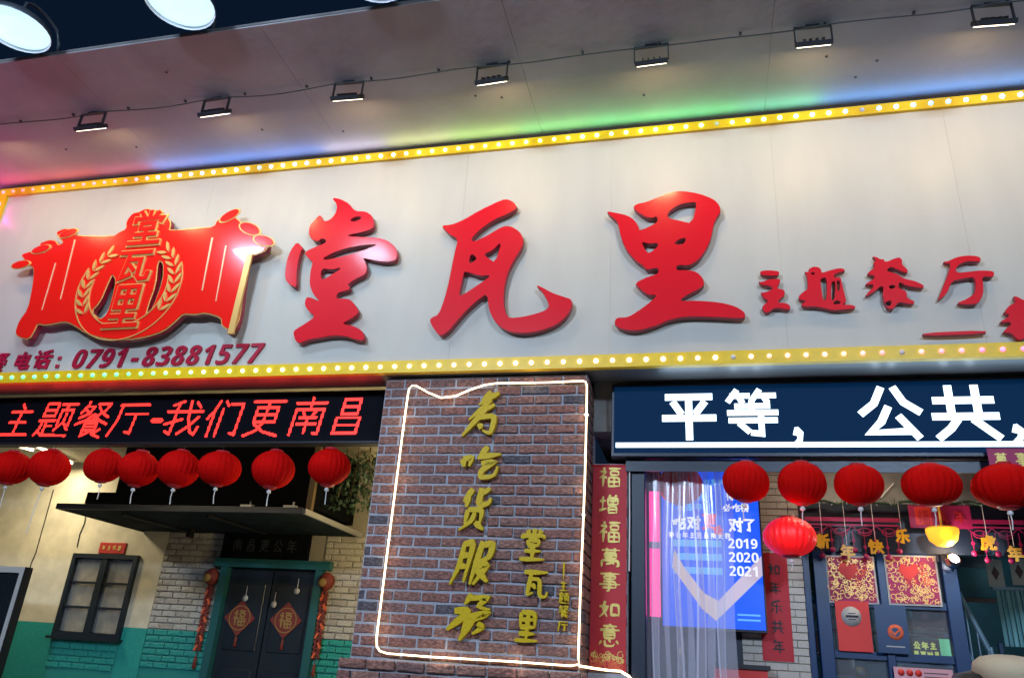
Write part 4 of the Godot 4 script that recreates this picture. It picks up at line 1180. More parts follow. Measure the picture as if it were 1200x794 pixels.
func entrance() -> void:
	var r := RandomNumberGenerator.new()
	r.seed = 44
	# walls round the entrance
	struct("entrance_inner_wall", box(.75, 3.28, .15), M.navy_frame, Vector3(-.145, 1.64, -1.225))
	var tw := struct("tiled_wall", box(.46, 3.28, .15), M.tile_joint, Vector3(.46, 1.64, -1.225))
	var n := 0
	for i in 30:
		for j in 4:
			var w := .15
			var x0 := -.23 + (j - (.5 if i % 2 else 0.0)) * .154
			var a := maxf(x0, -.23); var b := minf(x0 + w, .23)
			if b - a > .02:
				part("tile", slab_mesh(snappedf(b - a, .002), .046, .010, .002), M.tile, tw, Vector3((a + b) / 2, .01 + i * .0525, .0735 + r.randf() * .002))
	struct("entrance_partition", box(.06, 3.28, 3.3), M.teal_wall, Vector3(.655, 1.64, -2.96))
	struct("entrance_header_wall", box(4.3, .36, .12), M.grey_ceiling, Vector3(2.84, 3.115, -1.22))
	var hd := thing("door_header", "dark navy header beam over the glazed shop front", "beam", Vector3(2.84, 2.575, -1.2))
	part("beam", box(4.3, .36, .10), M.navy_frame, hd, Vector3(0, .18, 0))

	var dl := thing("entrance_downlight", "flat warm ceiling light inside the entrance behind the white screen", "light", Vector3(1.1, 3.285, -.72))
	part("light_case", box(1.0, .02, .12), M.white_metal, dl)
	part("light_face", box(.94, .004, .09), M.tube_glow, dl, Vector3(0, -.0125, 0))
	area("down_light", Vector3(0, -.02, 0), Vector3.DOWN, Vector2(.94, .09), Color(1, .94, .82), .40, dl)

	# jamb and its light strip
	var j := thing("door_jamb", "dark navy metal door jamb beside the red scroll", "door jamb", Vector3(-.465, 0, -.47))
	part("post", slab_mesh(.10, 3.07, .10, .006), M.navy_frame, j, Vector3(0, 1.535, -.05))
	part("reveal", box(.05, 3.07, .5), M.navy_frame, j, Vector3(-.03, 1.535, -.30))
	var ls := thing("vertical_wire", "pale vertical cable running down beside the door jamb", "cable", Vector3(-.525, 2.29, -.40))
	part("sleeve", tube([Vector3(0, 0, 0), Vector3(.002, .35, 0), Vector3(0, .72, 0)], .0055, 6), M.white_thread, ls)

	# red scroll on the pier's return
	var a := thing("red_scroll", "tall red scroll with gold characters hung beside the brick pier", "scroll", Vector3(-.667, 1.645, -.40))
	part("sheet", box(.245, 1.385, .004), M.red_paper, a, Vector3(0, .6925, 0))
	part("top_rod", tube([Vector3(-.13, 1.385, 0), Vector3(.13, 1.385, 0)], .008, 6), M.red_paper, a)
	var rows := [["福", -.665, 2.944, .185, .163], ["增", -.669, 2.749, .16, .153], ["福", -.66, 2.553, .175, .166], ["萬", -.655, 2.377, .166, .151], ["事", -.659, 2.214, .172, .153], ["如", -.657, 2.035, .165, .13], ["意", -.655, 1.869, .17, .165]]
	for q in rows:
		part("character", glyph(q[0], q[3] * .92, q[4] * .92, .0155, .002, "brush", .05), M.gold_print, a, Vector3(q[1] + .667, q[2] - 1.645, .0022))
	var st := st_new()
	scroll_rings(st, 60, Vector2(.10, .03), r, .0021, .003)
	part("foot_pattern", done(st), M.orange_print, a, Vector3(0, .045, 0))
	st = st_new()
	scroll_rings(st, 26, Vector2(.10, .02), r, .0021, .0034)
	part("foot_pattern", done(st), M.gold_print, a, Vector3(0, .085, 0))

	# second scroll, on the tiled wall, dark writing
	var b := thing("tiled_wall_scroll", "faded red scroll with dark characters on the tiled wall", "scroll", Vector3(.475, 1.79, -1.138))
	part("sheet", box(.215, .76, .003), M.red_paper, b, Vector3(0, .38, 0))
	for i in 5:
		part("character", glyph(["如", "年", "乐", "共", "年"][i], .09, .10, .011, .0012, "brush"), M.ink, b, Vector3(.01, .64 - i * .135, .0016))

	# advertising screen
	var s := thing("advertising_screen", "bright blue advertising screen with white writing behind the strip curtain", "screen", Vector3(.03, 1.985, -1.0))
	part("case", box(.75, 1.19, .12), M.black_metal, s, Vector3(0, .58, -.065))
	part("screen_face", box(.726, 1.163, .004), M.screen_blue, s, Vector3(0, .5815, -.002))
	part("picture_shape", prism(PackedVector2Array([Vector2(.362, .52), Vector2(.362, .38), Vector2(.02, .05), Vector2(-.08, .13), Vector2(.04, .19)]), 0, .0006), M.screen_grey, s, Vector3(0, 0, .0003))
	part("picture_shape", prism(PackedVector2Array([Vector2(-.27, .55), Vector2(-.29, .42), Vector2(-.08, .13), Vector2(.02, .05), Vector2(.04, .19), Vector2(-.06, .24), Vector2(-.2, .42)]), 0, .0006), M.screen_peach, s, Vector3(0, 0, .0012))
	var lines := [["公", -.27, .95, .055], ["主", -.20, .95, .055], ["年", -.13, .95, .055], ["我", -.06, .95, .055], ["得", .16, .96, .06], ["南", -.22, .875, .055], ["昌", -.15, .875, .055], ["等", -.08, .875, .055], ["必", .13, .875, .06], ["吃", .195, .875, .06], ["榜", .26, .875, .06]]
	for q in lines:
		part("character", glyph(q[0], q[3], q[3] * 1.05, .0085, .0006), M.screen_white if q[1] > .1 else M.screen_sky, s, Vector3(q[1], q[2], .0004))
	for k in 9:
		part("character", glyph(["新", "年", "快", "乐", "事", "如", "意", "共", "里"][k], .045, .048, .007, .0006), M.screen_sky, s, Vector3(-.29 + k * .055, 1.07, .0004))
		part("character", glyph(["等", "公", "年", "主", "里", "昌", "南", "更", "我"][k], .042, .045, .006, .0006), M.screen_white, s, Vector3(-.29 + k * .052, .66, .0004))
	for q in [["对", .19, .745, .10], ["了", .285, .745, .09], ["吃", -.23, .755, .10], ["对", -.12, .755, .10]]:
		part("character", glyph(q[0], q[3], q[3] * 1.1, .017, .0006), M.screen_white, s, Vector3(q[1], q[2], .0004))
	for q in [["更", .0, .765, .11], ["公", .06, .70, .06]]:
		part("character", glyph(q[0], q[3], q[3] * 1.1, .02, .0006), M.screen_red, s, Vector3(q[1], q[2], .0004))
	for i in 3:
		part("caption_bar", box(.36, .05, .0008), M.screen_sky, s, Vector3(-.10, .60 - i * .10, .0006))
	var font := SystemFont.new()
	font.font_names = PackedStringArray(["Droid Sans"])
	font.font_weight = 700
	for i in 3:
		var tm := TextMesh.new()
		tm.font = font
		tm.text = ["2019", "2020", "2021"][i]
		tm.font_size = 32
		tm.pixel_size = .0031
		tm.depth = .0008
		part("year", tm, M.screen_white, s, Vector3(.235, .605 - i * .10, .003))
	for i in 2:
		part("caption_bar", box(.16, .012, .0008), M.screen_sky, s, Vector3(.25, .10 - i * .035, .0006))
	area("screen_light", Vector3(0, .58, .02), Vector3.BACK, Vector2(.70, 1.1), lin(.03, .14, .95), .25, s)
	# thin pink light box at the curtain's edge
	var pk := thing("pink_light_bar", "narrow hot pink light box behind the strip curtain's edge", "light", Vector3(-.375, 2.03, -.80))
	part("light_face", box(.075, .90, .03), M.pink_glow, pk, Vector3(0, .45, 0))
	part("back_case", box(.085, .92, .03), M.black_metal, pk, Vector3(0, .45, -.031))
	part("joint_band", box(.078, .05, .034), M.white_metal, pk, Vector3(0, .50, 0))
	area("bar_light", Vector3(0, .45, .02), Vector3.BACK, Vector2(.07, .9), lin(1.0, .03, .28), .10, pk)

	# strip curtain
	var cu := thing("strip_curtain", "clear plastic strip curtain hanging in the shop doorway", "curtain", Vector3(-.13, 0, -.55))
	part("rail", box(.64, .03, .03), M.grey_metal, cu, Vector3(0, 3.045, 0))
	for i in 8:
		var sx := -.255 + i * .0725
		var sm := st_new()
		smooth(sm, true)
		var cols := 6
		var rowsn := 14
		var pt := func(u: int, v: int) -> Vector3:
			var y := 3.03 - v * (3.0 / rowsn)
			var t := float(u) / cols
			return Vector3(sx + (t - .5) * .115 + .012 * sin(v * .8 + i), y, (.012 if i % 2 else -.012) + .016 * sin(t * PI + i * 1.7) + .012 * sin(v * .7 + i * 2.1))
		for u in cols:
			for v in rowsn:
				quad(sm, pt.call(u, v + 1), pt.call(u + 1, v + 1), pt.call(u + 1, v), pt.call(u, v))
		part("strip", done(sm), M.curtain_film, cu)
		for e in ([0] if i % 2 else [cols]):
			var se := st_new()
			smooth(se, true)
			for v in rowsn:
				var p0: Vector3 = pt.call(e, v); var p1: Vector3 = pt.call(e, v + 1)
				var wd := Vector3(.0035 + .002 * (i % 3), 0, .001)
				quad(se, p1 - wd, p1 + wd, p0 + wd, p0 - wd)
			part("strip_edge", done(se), M.curtain_edge, cu)

	# dark counter and red crate under the screen
	var ct := thing("red_cabinet", "red cabinet standing under the blue advertising screen", "cabinet", Vector3(.20, 0, -1.02))
	part("cabinet_body", box(.36, 1.72, .22), M.red_sheet, ct, Vector3(0, .86, 0))
	part("cabinet_top", box(.40, .03, .26), M.black_metal, ct, Vector3(0, 1.735, 0))

	# glazed shop front
	var g := thing("glazed_shop_front", "blue framed glass shop front with small panes", "shop front", Vector3(1.2, 0, -1.2))
	var posts := [[.715, .05], [.815, .095], [1.235, .055], [1.69, .10]]
	for q in posts:
		part("post", slab_mesh(q[1], 2.575, .08, .005), M.blue_frame, g, Vector3(q[0] - 1.2, 1.2875, -.03))
	var bays := [[.74, .7675], [.8625, 1.2075], [1.2625, 1.64]]
	var bars := [2.55, 2.215, 1.865, 1.50, 1.0, .05]
	for q in bays:
		var w: float = q[1] - q[0]
		if w < .05:
			continue
		for k in bars.size():
			part("rail", box(w, .05, .06), M.blue_frame, g, Vector3((q[0] + q[1]) / 2 - 1.2, bars[k], .0))
			if k > 0:
				part("pane", box(w, bars[k - 1] - bars[k] - .05, .005), M.glass, g, Vector3((q[0] + q[1]) / 2 - 1.2, (bars[k - 1] + bars[k]) / 2, -.005))
	# paper-cut window flowers
	for q in [[1.025, 2.378, .338, "square red and gold paper-cut window flower nearer the tiled wall"], [1.436, 2.387, .350, "square red and gold paper-cut window flower nearer the stairs"]]:
		var o := thing("paper_cut", q[3], "paper-cut", Vector3(q[0], q[1] - q[2] / 2, -1.152), "paper-cut window flowers")
		part("backing", box(q[2], q[2], .003), M.pale_board, o, Vector3(0, q[2] / 2, 0))
		part("sheet", box(q[2] - .025, q[2] - .025, .003), M.magenta_paper, o, Vector3(0, q[2] / 2, .0032))
		var s2 := st_new()
		scroll_rings(s2, 150, Vector2(q[2] * .44, q[2] * .44), r, 0, .001)
		part("gold_pattern", done(s2), M.copper_gold, o, Vector3(0, q[2] / 2, .0048))
		var s3 := st_new()
		scroll_rings(s3, 40, Vector2(q[2] * .25, q[2] * .2), r, 0, .002)
		part("red_pattern", done(s3), M.red_sheet, o, Vector3(.02, q[2] * .62, .0066))
		part("heart_shape", prism(PackedVector2Array([Vector2(0, -.05), Vector2(.07, .02), Vector2(.045, .075), Vector2(0, .05), Vector2(-.045, .075), Vector2(-.07, .02)]), 0, .0012), M.red_sheet, o, Vector3(-.02, q[2] * .62, .0090))
	var rp := thing("red_poster", "red poster with a pale round emblem taped on the glass", "poster", Vector3(1.006, 1.885, -1.145))
	part("sheet", box(.227, .339, .003), M.red_sheet, rp, Vector3(0, .17, 0))
	part("round_emblem", lathe([[0, 0], [.068, .0], [.068, .0012], [0, .0014]], 24), M.pale_board, rp, Vector3(-.01, .235, .0017), Vector3(PI / 2, 0, 0))
	for i in 3:
		part("text_line", box(.085 if i == 1 else .05, .016 if i == 1 else .006, .0008), M.ink, rp, Vector3(-.005, .255 - i * .020, .0035))
	var bs := thing("blue_notice", "dark blue notice with an orange circle taped on the glass", "poster", Vector3(1.253, 1.885, -1.118))
	part("sheet", box(.206, .324, .003), M.blue_frame, bs, Vector3(0, .162, 0))
	part("orange_ring", lathe([[.03, 0], [.052, 0], [.052, .0014], [.03, .0014]], 24), M.orange_print, bs, Vector3(.02, .14, .0017), Vector3(PI / 2, 0, 0))
	var ck := st_new()
	add_stroke(ck, PackedVector2Array([Vector2(-.03, .01), Vector2(-.008, -.016), Vector2(.045, .034)]), PackedFloat32Array([.012, .014, .008]), 0, .0012)
	part("check_mark", done(ck), M.orange_print, bs, Vector3(.02, .14, .0032))
	part("text_line", box(.12, .008, .0008), M.pale_board, bs, Vector3(.01, .045, .002))
	var ps := thing("pink_notice", "pale pink notice low on the glass near the stairs", "poster", Vector3(1.417, 1.70, -1.118))
	part("sheet", box(.372, .10, .003), M.pink_sheet, ps, Vector3(0, .05, 0))
	for i in 3:
		part("mark", lathe([[0, 0], [.022, .0], [.022, .001], [0, .0012]], 14), M.red_sheet, ps, Vector3(-.14 + i * .055, .065, .0017), Vector3(PI / 2, 0, 0))
	part("text_line", box(.15, .007, .0008), M.brown_board, ps, Vector3(.08, .07, .002))
	part("text_line", box(.15, .007, .0008), M.brown_board, ps, Vector3(.08, .045, .002))

	# behind the glass: shelf with boards and signs
	var sh := thing("display_rack", "display rack of boards behind the glazed shop front", "rack", Vector3(1.2, 0, -1.62))
	for x in [-.52, .60]:
		part("upright", box(.03, 2.7, .03), M.blue_frame, sh, Vector3(x, 1.35, -.04))
	for y in [2.26, 2.05, 1.84, 1.70, 1.2, .6]:
		part("shelf", box(1.12, .02, .12), M.blue_frame, sh, Vector3(.04, y, -.03))
	var goods := [["green_banner", .787, 2.446, .077, .328, "narrow green banner behind the glass by the tiled wall"], ["pale_board", .696, 2.426, .08, .296, "narrow pale board behind the glass by the tiled wall"], ["pale_board", .735, 2.165, .158, .11, "pale board on the display rack beside the red poster"], ["brown_board", .733, 1.94, .162, .16, "brown framed board low on the display rack"], ["pale_board", .953, 1.78, .182, .13, "pale card under the red poster"], ["yellow_board", 1.122, 1.897, .103, .06, "small yellow card under the red poster"], ["brown_board", 1.6, 2.165, .225, .19, "brown framed board between the blue notice and the stairs"]]
	for q in goods:
		var o := thing("display_board", q[5], "board", Vector3(q[1], q[2] - q[4] / 2, -1.53), "boards on the display rack")
		part("board", slab_mesh(q[3], q[4], .014, .003), M[q[0]], o, Vector3(0, q[4] / 2, 0))
		part("edge_band", box(q[3] * .8, .008, .002), M.white_metal, o, Vector3(0, q[4] * .12, .0152))
	var cartons := [["red_sheet", .98, 1.71, .10, .11, "red carton low on the display rack near the tiled wall"], ["yellow_board", 1.10, 1.71, .08, .09, "yellow carton low on the display rack beside the red carton"], ["green_banner", 1.34, 1.71, .09, .12, "green carton low on the display rack near the pink notice"], ["pale_board", 1.46, 2.06, .08, .10, "pale carton on the display rack behind the blue notice"], ["orange_print", 1.33, 2.06, .07, .11, "orange carton on the display rack behind the blue notice"], ["teal_pale", .92, 2.06, .07, .10, "pale teal carton on the display rack behind the red poster"]]
	for q in cartons:
		var o := thing("carton", q[5], "carton", Vector3(q[1], q[2], -1.635), "cartons on the display rack")
		part("carton_body", slab_mesh(q[3], q[4], .08, .004), M[q[0]], o, Vector3(0, q[4] / 2, -.03))
		part("carton_label", box(q[3] * .6, q[4] * .35, .002), M.white_metal, o, Vector3(0, q[4] * .55, .0512))
	var gs := thing("green_letter_sign", "small glowing sign with yellow green lettering behind the glass", "sign", Vector3(1.555, 1.865, -1.55))
	part("board", box(.19, .15, .012), M.black_metal, gs, Vector3(0, .07, 0))
	for i in 3:
		part("letter", glyph(["公", "年", "主"][i], .045, .05, .009, .001), M.green_glow, gs, Vector3(-.06 + i * .055, .105, .0065))
	for i in 4:
		part("letter", glyph(["里", "更", "对", "昌"][i], .038, .05, .008, .001), M.green_glow, gs, Vector3(-.07 + i * .046, .04, .0065))
	var ms := thing("mint_light_panel", "small mint green light panel next to the yellow green sign", "light", Vector3(1.69, 1.868, -1.55))
	part("case", box(.09, .16, .02), M.black_metal, ms, Vector3(0, .08, -.012))
	part("light_face", box(.08, .15, .004), M.mint_glow, ms, Vector3(0, .08, .001))

	# stairs inside
	var sr := thing("stair_railing", "pale blue metal stair railing inside the shop", "railing", Vector3(2.07, 1.75, -2.2))
	part("handrail", tube([Vector3(-.10, .78, 0), Vector3(.10, .24, 0)], .022, 8), M.pale_rail, sr)
	part("lower_rail", tube([Vector3(-.17, .52, 0), Vector3(-.02, .13, 0)], .012, 6), M.pale_rail, sr)
	for i in 4:
		part("baluster", tube([Vector3(-.09 + i * .06, .74 - i * .16, 0), Vector3(-.09 + i * .06, -1.72, 0)], .008, 6), M.pale_rail, sr)
	part("newel", tube([Vector3(.11, .27, 0), Vector3(.11, -1.74, 0)], .02, 8), M.pale_rail, sr)
	var ss := thing("stair_flight", "dark flight of stairs rising inside the shop", "stairs", Vector3(2.6, 0, -3.2))
	for i in 9:
		part("step", box(.26, .19 * (i + 1), .9), M.teal_wall, ss, Vector3(.95 - i * .262, .095 * (i + 1) + .03, 0))
	var pp := thing("pleated_screen", "pale teal pleated screen beside the stairs", "screen", Vector3(2.43, 2.03, -2.15))
	for i in 9:
		part("slat", box(.026, .43, .012), M.teal_pale, pp, Vector3(-.14 + i * .036, .215, 0), Vector3(0, .7 if i % 2 else -.7, 0))
	part("top_rail", box(.36, .025, .04), M.pale_rail, pp, Vector3(0, .44, 0))
	part("post", box(.03, 2.0, .03), M.blue_frame, pp, Vector3(.19, -.98, 0))
	part("post", box(.03, 2.0, .03), M.blue_frame, pp, Vector3(-.19, -.98, 0))
	var tb := thing("teal_board", "dark teal board hanging inside above the stair railing", "board", Vector3(2.184, 2.42, -2.45))
	part("board", slab_mesh(.44, .245, .03, .004), M.teal_wall, tb, Vector3(0, .12, 0))
	part("lower_strip", box(.30, .035, .01), M.brown_board, tb, Vector3(.02, -.02, .02))
	part("hanger", box(.44, .62, .01), M.navy_frame, tb, Vector3(0, .56, -.01))
	for q in [[2.34, 2.60, "pale card with a dark red mark inside above the pleated screen"], [2.52, 2.62, "pale card with a dark mark inside by the pleated screen"]]:
		var o := thing("wall_card", q[2], "card", Vector3(q[0], q[1] - .10, -2.3), "cards above the pleated screen")
		part("card", box(.12, .22, .006), M.pale_board, o, Vector3(0, .11, 0))
		part("mark", prism(PackedVector2Array([Vector2(0, -.06), Vector2(.03, 0), Vector2(0, .06), Vector2(-.03, 0)]), 0, .002), M.brown_board, o, Vector3(0, .11, .0032))
		part("string", box(.004, .6, .004), M.white_thread, o, Vector3(0, .52, 0))
	omni("room_light", Vector3(2.6, 2.95, -2.6), Color(.75, .92, 1.0), .9, .12)
	var rl := thing("room_lamp", "round ceiling lamp inside the shop above the stairs", "lamp", Vector3(2.6, 2.92, -2.6))
	part("lamp_globe", lathe([[0, -.07], [.07, -.05], [.10, 0], [.07, .06], [.03, .09]], 18), mat("globe_glow", lin(.7, .7, .7), .4, {"glow": Color(.75, .92, 1.0), "power": 2.5}), rl)
	part("stem", box(.02, .30, .02), M.grey_metal, rl, Vector3(0, .23, 0))

	# festive hangings on the header
	var z := -1.10
	for q in [[1.06, .66, "crimson paper fringe with pendants over the paper-cut window flowers"], [2.16, .66, "crimson paper fringe with pendants over the stairs"]]:
		var o := thing("paper_fringe", q[2], "garland", Vector3(q[0], 2.60, z), "paper fringes on the header")
		part("strip", box(q[1], .03, .004), M.magenta_paper, o, Vector3(0, .205, 0))
		part("strip", box(q[1] * .95, .012, .004), M.magenta_paper, o, Vector3(0, .165, 0))
		var s2 := st_new()
		for k in 4:
			var pts := PackedVector2Array(); var wid := PackedFloat32Array()
			for m in 13:
				var tt := m / 12.0
				pts.append(Vector2(q[1] * (-.5 + (k + tt) / 4.0), .16 - .055 * sin(PI * tt))); wid.append(.007)
			add_stroke(s2, pts, wid, -.001, .002)
			var c := PackedVector2Array(); var cw := PackedFloat32Array()
			for m in 15:
				c.append(Vector2(q[1] * (-.5 + (k + .5) / 4.0), .115) + Vector2.from_angle(TAU * m / 14) * Vector2(.045, .028)); cw.append(.006)
			add_stroke(s2, c, cw, -.001, .0025)
		part("swag", done(s2), M.magenta_paper, o)
		for k in 9:
			var x: float = q[1] * (-.46 + k * .115)
			var low: float = -.02 - .045 * (k % 2)
			part("pendant_thread", box(.005, .13 - low, .003), M.magenta_paper, o, Vector3(x, (.13 + low) / 2, 0))
			part("pendant_disc", lathe([[0, 0], [.021, 0], [.021, .003], [0, .003]], 12), M.magenta_paper, o, Vector3(x, low, .001), Vector3(PI / 2, 0, 0))
			part("pendant_diamond", prism(PackedVector2Array([Vector2(0, -.022), Vector2(.014, 0), Vector2(0, .022), Vector2(-.014, 0)]), 0, .003), M.magenta_paper, o, Vector3(x, low + .07, .0))
	var gold := [["新", .840, 2.635], ["年", 1.005, 2.562], ["快", 1.202, 2.604], ["乐", 1.388, 2.682], ["虎", 1.945, 2.650], ["年", 2.106, 2.581]]
	var which := ["nearest the lit red lantern", "second from the lit red lantern", "third from the lit red lantern", "fourth from the lit red lantern", "just beyond the amber lamp toward the stairs", "farthest beyond the amber lamp over the stairs"]
	for i in gold.size():
		var o := thing("hanging_character", "gold cut-out character hanging from the header, %s" % which[i], "ornament", Vector3(gold[i][1], gold[i][2] - .05, z + .03), "gold hanging characters")
		part("character", glyph(gold[i][0], .095, .10, .017, .006), M.gold_thread, o, Vector3(0, .05, 0))
		part("thread", box(.003, 2.93 - gold[i][2] - .05, .003), M.white_thread, o, Vector3(0, .10 + (2.93 - gold[i][2] - .05) / 2, 0))
	var bn := thing("crimson_banner", "small crimson banner with dark characters above the amber lamp", "banner", Vector3(1.655, 2.745, z + .04))
	part("sheet", box(.41, .165, .004), M.magenta_paper, bn, Vector3(0, .0825, 0))
	part("patch", slab_mesh(.11, .13, .004, .001), M.red_sheet, bn, Vector3(-.11, .085, .002))
	for i in 3:
		part("character", glyph(["福", "萬", "年"][i], .085, .10, .011, .0012, "brush"), M.red_paper, bn, Vector3(-.11 + i * .12, .08, .0065))
	part("hanging_cord", box(.004, .12, .004), M.white_thread, bn, Vector3(0, .225, -.004))
	var am := thing("amber_lamp", "glowing amber bowl lamp under the crimson banner", "lamp", Vector3(1.635, 2.60, z + .12))
	part("lamp_bowl", lathe([[0, 0], [.05, .01], [.09, .045], [.107, .10], [.107, .125]], 22), M.amber_glow, am)
	part("bowl_cap", lathe([[.107, .1255], [.10, .135], [0, .14]], 22), M.gold_thread, am)
	part("stem", box(.012, .22, .012), M.gold_thread, am, Vector3(0, .245, 0))
	part("wall_arm", box(.012, .012, .10), M.gold_thread, am, Vector3(0, .35, -.05))
	omni("amber_light", Vector3(0, .06, .12), lin(1.0, .42, .03), .03, .05, am)
	var sp := thing("chrome_spotlight", "small chrome spotlight with a white glare beside the paper-cut", "spotlight", Vector3(1.70, 2.50, z + .03))
	part("spot_body", lathe([[.03, -.06], [.045, -.05], [.05, 0], [.047, .012], [.040, .012]], 16), M.chrome, sp, Vector3(0, .03, .02), Vector3(1.0, .35, 0))
	part("spot_bulb", lathe([[.036, .006], [.03, .018], [0, .024]], 14), M.bulb_white, sp, Vector3(0, .03, .02), Vector3(1.0, .35, 0))
	part("spot_arm", box(.012, .012, .09), M.chrome, sp, Vector3(0, .03, -.03))
	omni("spot_light", Vector3(.02, .05, .09), Color(1, .95, .9), .22, .03, sp)
	var ga := thing("tinsel_garland", "wavy dark garland along the top of the header", "garland", Vector3(1.5, 2.93, z + .02))
	var pts3 := []
	for i in 40:
		pts3.append(Vector3(-.78 + i * .05, .012 * sin(i * .9) + .01 * sin(i * 2.3), .01 * cos(i * 1.3)))
	part("garland_rope", tube(pts3, .010, 6), M.leaf_dark, ga)
	for i in 60:
		part("tinsel", box(.004, .03 + r.randf() * .025, .004), M.pale_board if i % 3 == 0 else M.leaf_dark, ga, Vector3(-.76 + i * .033, .01 * sin(i * .7), .006), Vector3(r.randf_range(-.6, .6), 0, r.randf_range(-1.2, 1.2)))
	for q in [[1.343, "pale tinsel stick leaning on the grey header wall nearer the paper-cuts"], [1.80, "pale tinsel stick leaning on the grey header wall nearer the stairs"]]:
		var o := thing("tinsel_stick", q[1], "tinsel", Vector3(q[0], 2.98, -1.145), "tinsel sticks on the header wall")
		part("stick", tube([Vector3(-.05, 0, 0), Vector3(.05, .11, 0)], .006, 5), M.white_thread, o)
	# small gift scroll hanging over the screen's lower edge
	var gf := thing("hanging_scroll", "magenta scroll with gold characters overlapping the white screen's edge", "scroll", Vector3(2.03, 2.96, -.26))
	part("sheet", box(.50, .155, .003), M.magenta_paper, gf, Vector3(0, .0775, 0))
	for i in 4:
		part("character", glyph(["萬", "事", "如", "意"][i], .085, .095, .0105, .0014, "brush"), M.gold_print, gf, Vector3(-.175 + i * .117, .082, .0017))
	part("hanging_cord", box(.004, .03, .04), M.white_thread, gf, Vector3(0, .168, -.02))
	# dark strip under the screen with a row of small pale marks
	var sv := thing("mark_strip", "dark strip of small pale marks under the white text screen", "valance", Vector3(1.6, 2.985, -.385))
	part("strip", box(4.3, .085, .012), M.navy_frame, sv, Vector3(0, .0425, 0))
	var mk := st_new()
	for i in 120:
		var c := Vector2(-2.1 + i * .033, .02 + r.randf() * .045)
		add_stroke(mk, PackedVector2Array([c, c + Vector2(r.randf_range(-.014, .014), r.randf_range(.006, .02))]), PackedFloat32Array([.004, .003]), .0062, .0075)
	part("marks", done(mk), M.faded_ink, sv)

# ---------------------------------------------------------------- lanterns
func lantern(at: Vector3, rx: float, ry: float, m: Material, label: String, group: String, top_y: float, tail := .16) -> Node3D:
	var t := thing("red_lantern", label, "lantern", at, group)
	var plump := .78 + .34 * fposmod(sin(at.x * 37.7) * 91.3, 1.0)
	var prof := []
	for i in 13:
		var a := lerpf(-1.30, 1.30, i / 12.0)
		prof.append([rx * pow(cos(a), plump), ry * sin(a) / sin(1.30)])
	part("lantern_body", lathe(prof, 96, 24, .055, .014, used["red_lantern"]), m, t)
	part("top_cap", lathe([[rx * .34, ry - .004], [rx * .30, ry + .012], [0, ry + .016]], 18), M.red_paper, t)
	part("bottom_cap", lathe([[0, -ry - .012], [rx * .28, -ry - .008], [rx * .34, -ry + .004]], 18), M.red_paper, t)
	part("cord", box(.004, maxf(.004, top_y - at.y - ry - .014), .004), M.cable, t, Vector3(0, ry + .014 + maxf(.004, top_y - at.y - ry - .014) / 2, 0))
	part("bead", lathe([[0, -.018], [.016, -.010], [.018, 0], [.012, .012], [0, .018]], 10), M.white_thread, t, Vector3(0, -ry - .034, 0))
	part("tassel", tube([Vector3(0, -ry - .04, 0), Vector3(.004, -ry - tail * .6, 0), Vector3(-.004, -ry - tail, .004)], .004, 5), M.white_thread, t)
	return t

func lanterns() -> void:
	var xs := [-2.882, -3.371, -3.862, -4.246, -4.634, -4.99, -5.542, -5.948]
	var ys := [3.000, 2.979, 2.984, 2.982, 2.981, 3.005, 2.984, 2.983]
	var rs := [.166, .168, .172, .170, .166, .156, .172, .172]
	for i in 8:
		var o := lantern(Vector3(xs[i], ys[i], -.36), rs[i], .142 + .008 * sin(i * 2.3), M.red_cloth, "bright red lantern under the red text screen, %s from the brick pier" % ORDINAL[i], "lanterns under the red text screen", 3.182, .42 if i > 5 else .15)
		o.rotation = Vector3(rng.randf_range(-.06, .06), rng.randf() * TAU, rng.randf_range(-.08, .08))
	var x2 := [.277, .639, .9945, 1.432, 1.862, 2.34]
	var y2 := [2.895, 2.888, 2.882, 2.884, 2.880, 2.88]
	var r2 := [.158, .158, .158, .178, .196, .196]
	for i in 6:
		var o := lantern(Vector3(x2[i], y2[i], -.30), r2[i], .130 + .006 * sin(i * 1.9), M.red_cloth, "red lantern under the white text screen, %s from the strip curtain" % ORDINAL[i], "lanterns under the white text screen", 3.076, .14)
		o.rotation = Vector3(rng.randf_range(-.05, .05), rng.randf() * TAU, rng.randf_range(-.12, .12))
	lantern(Vector3(-.178, 2.968, -.74), .165, .135, M.red_cloth, "bright red lantern hanging behind the strip curtain", "lanterns inside the entrance", 3.30, .14)
	var lit := lantern(Vector3(.559, 2.575, -.56), .176, .128, M.lit_cloth, "glowing red lantern hung lower than the row beside the curtain", "lanterns inside the entrance", 3.30, .10)
	omni("lantern_light", Vector3(0, 0, .24), lin(1, .05, .04), .05, .05, lit)

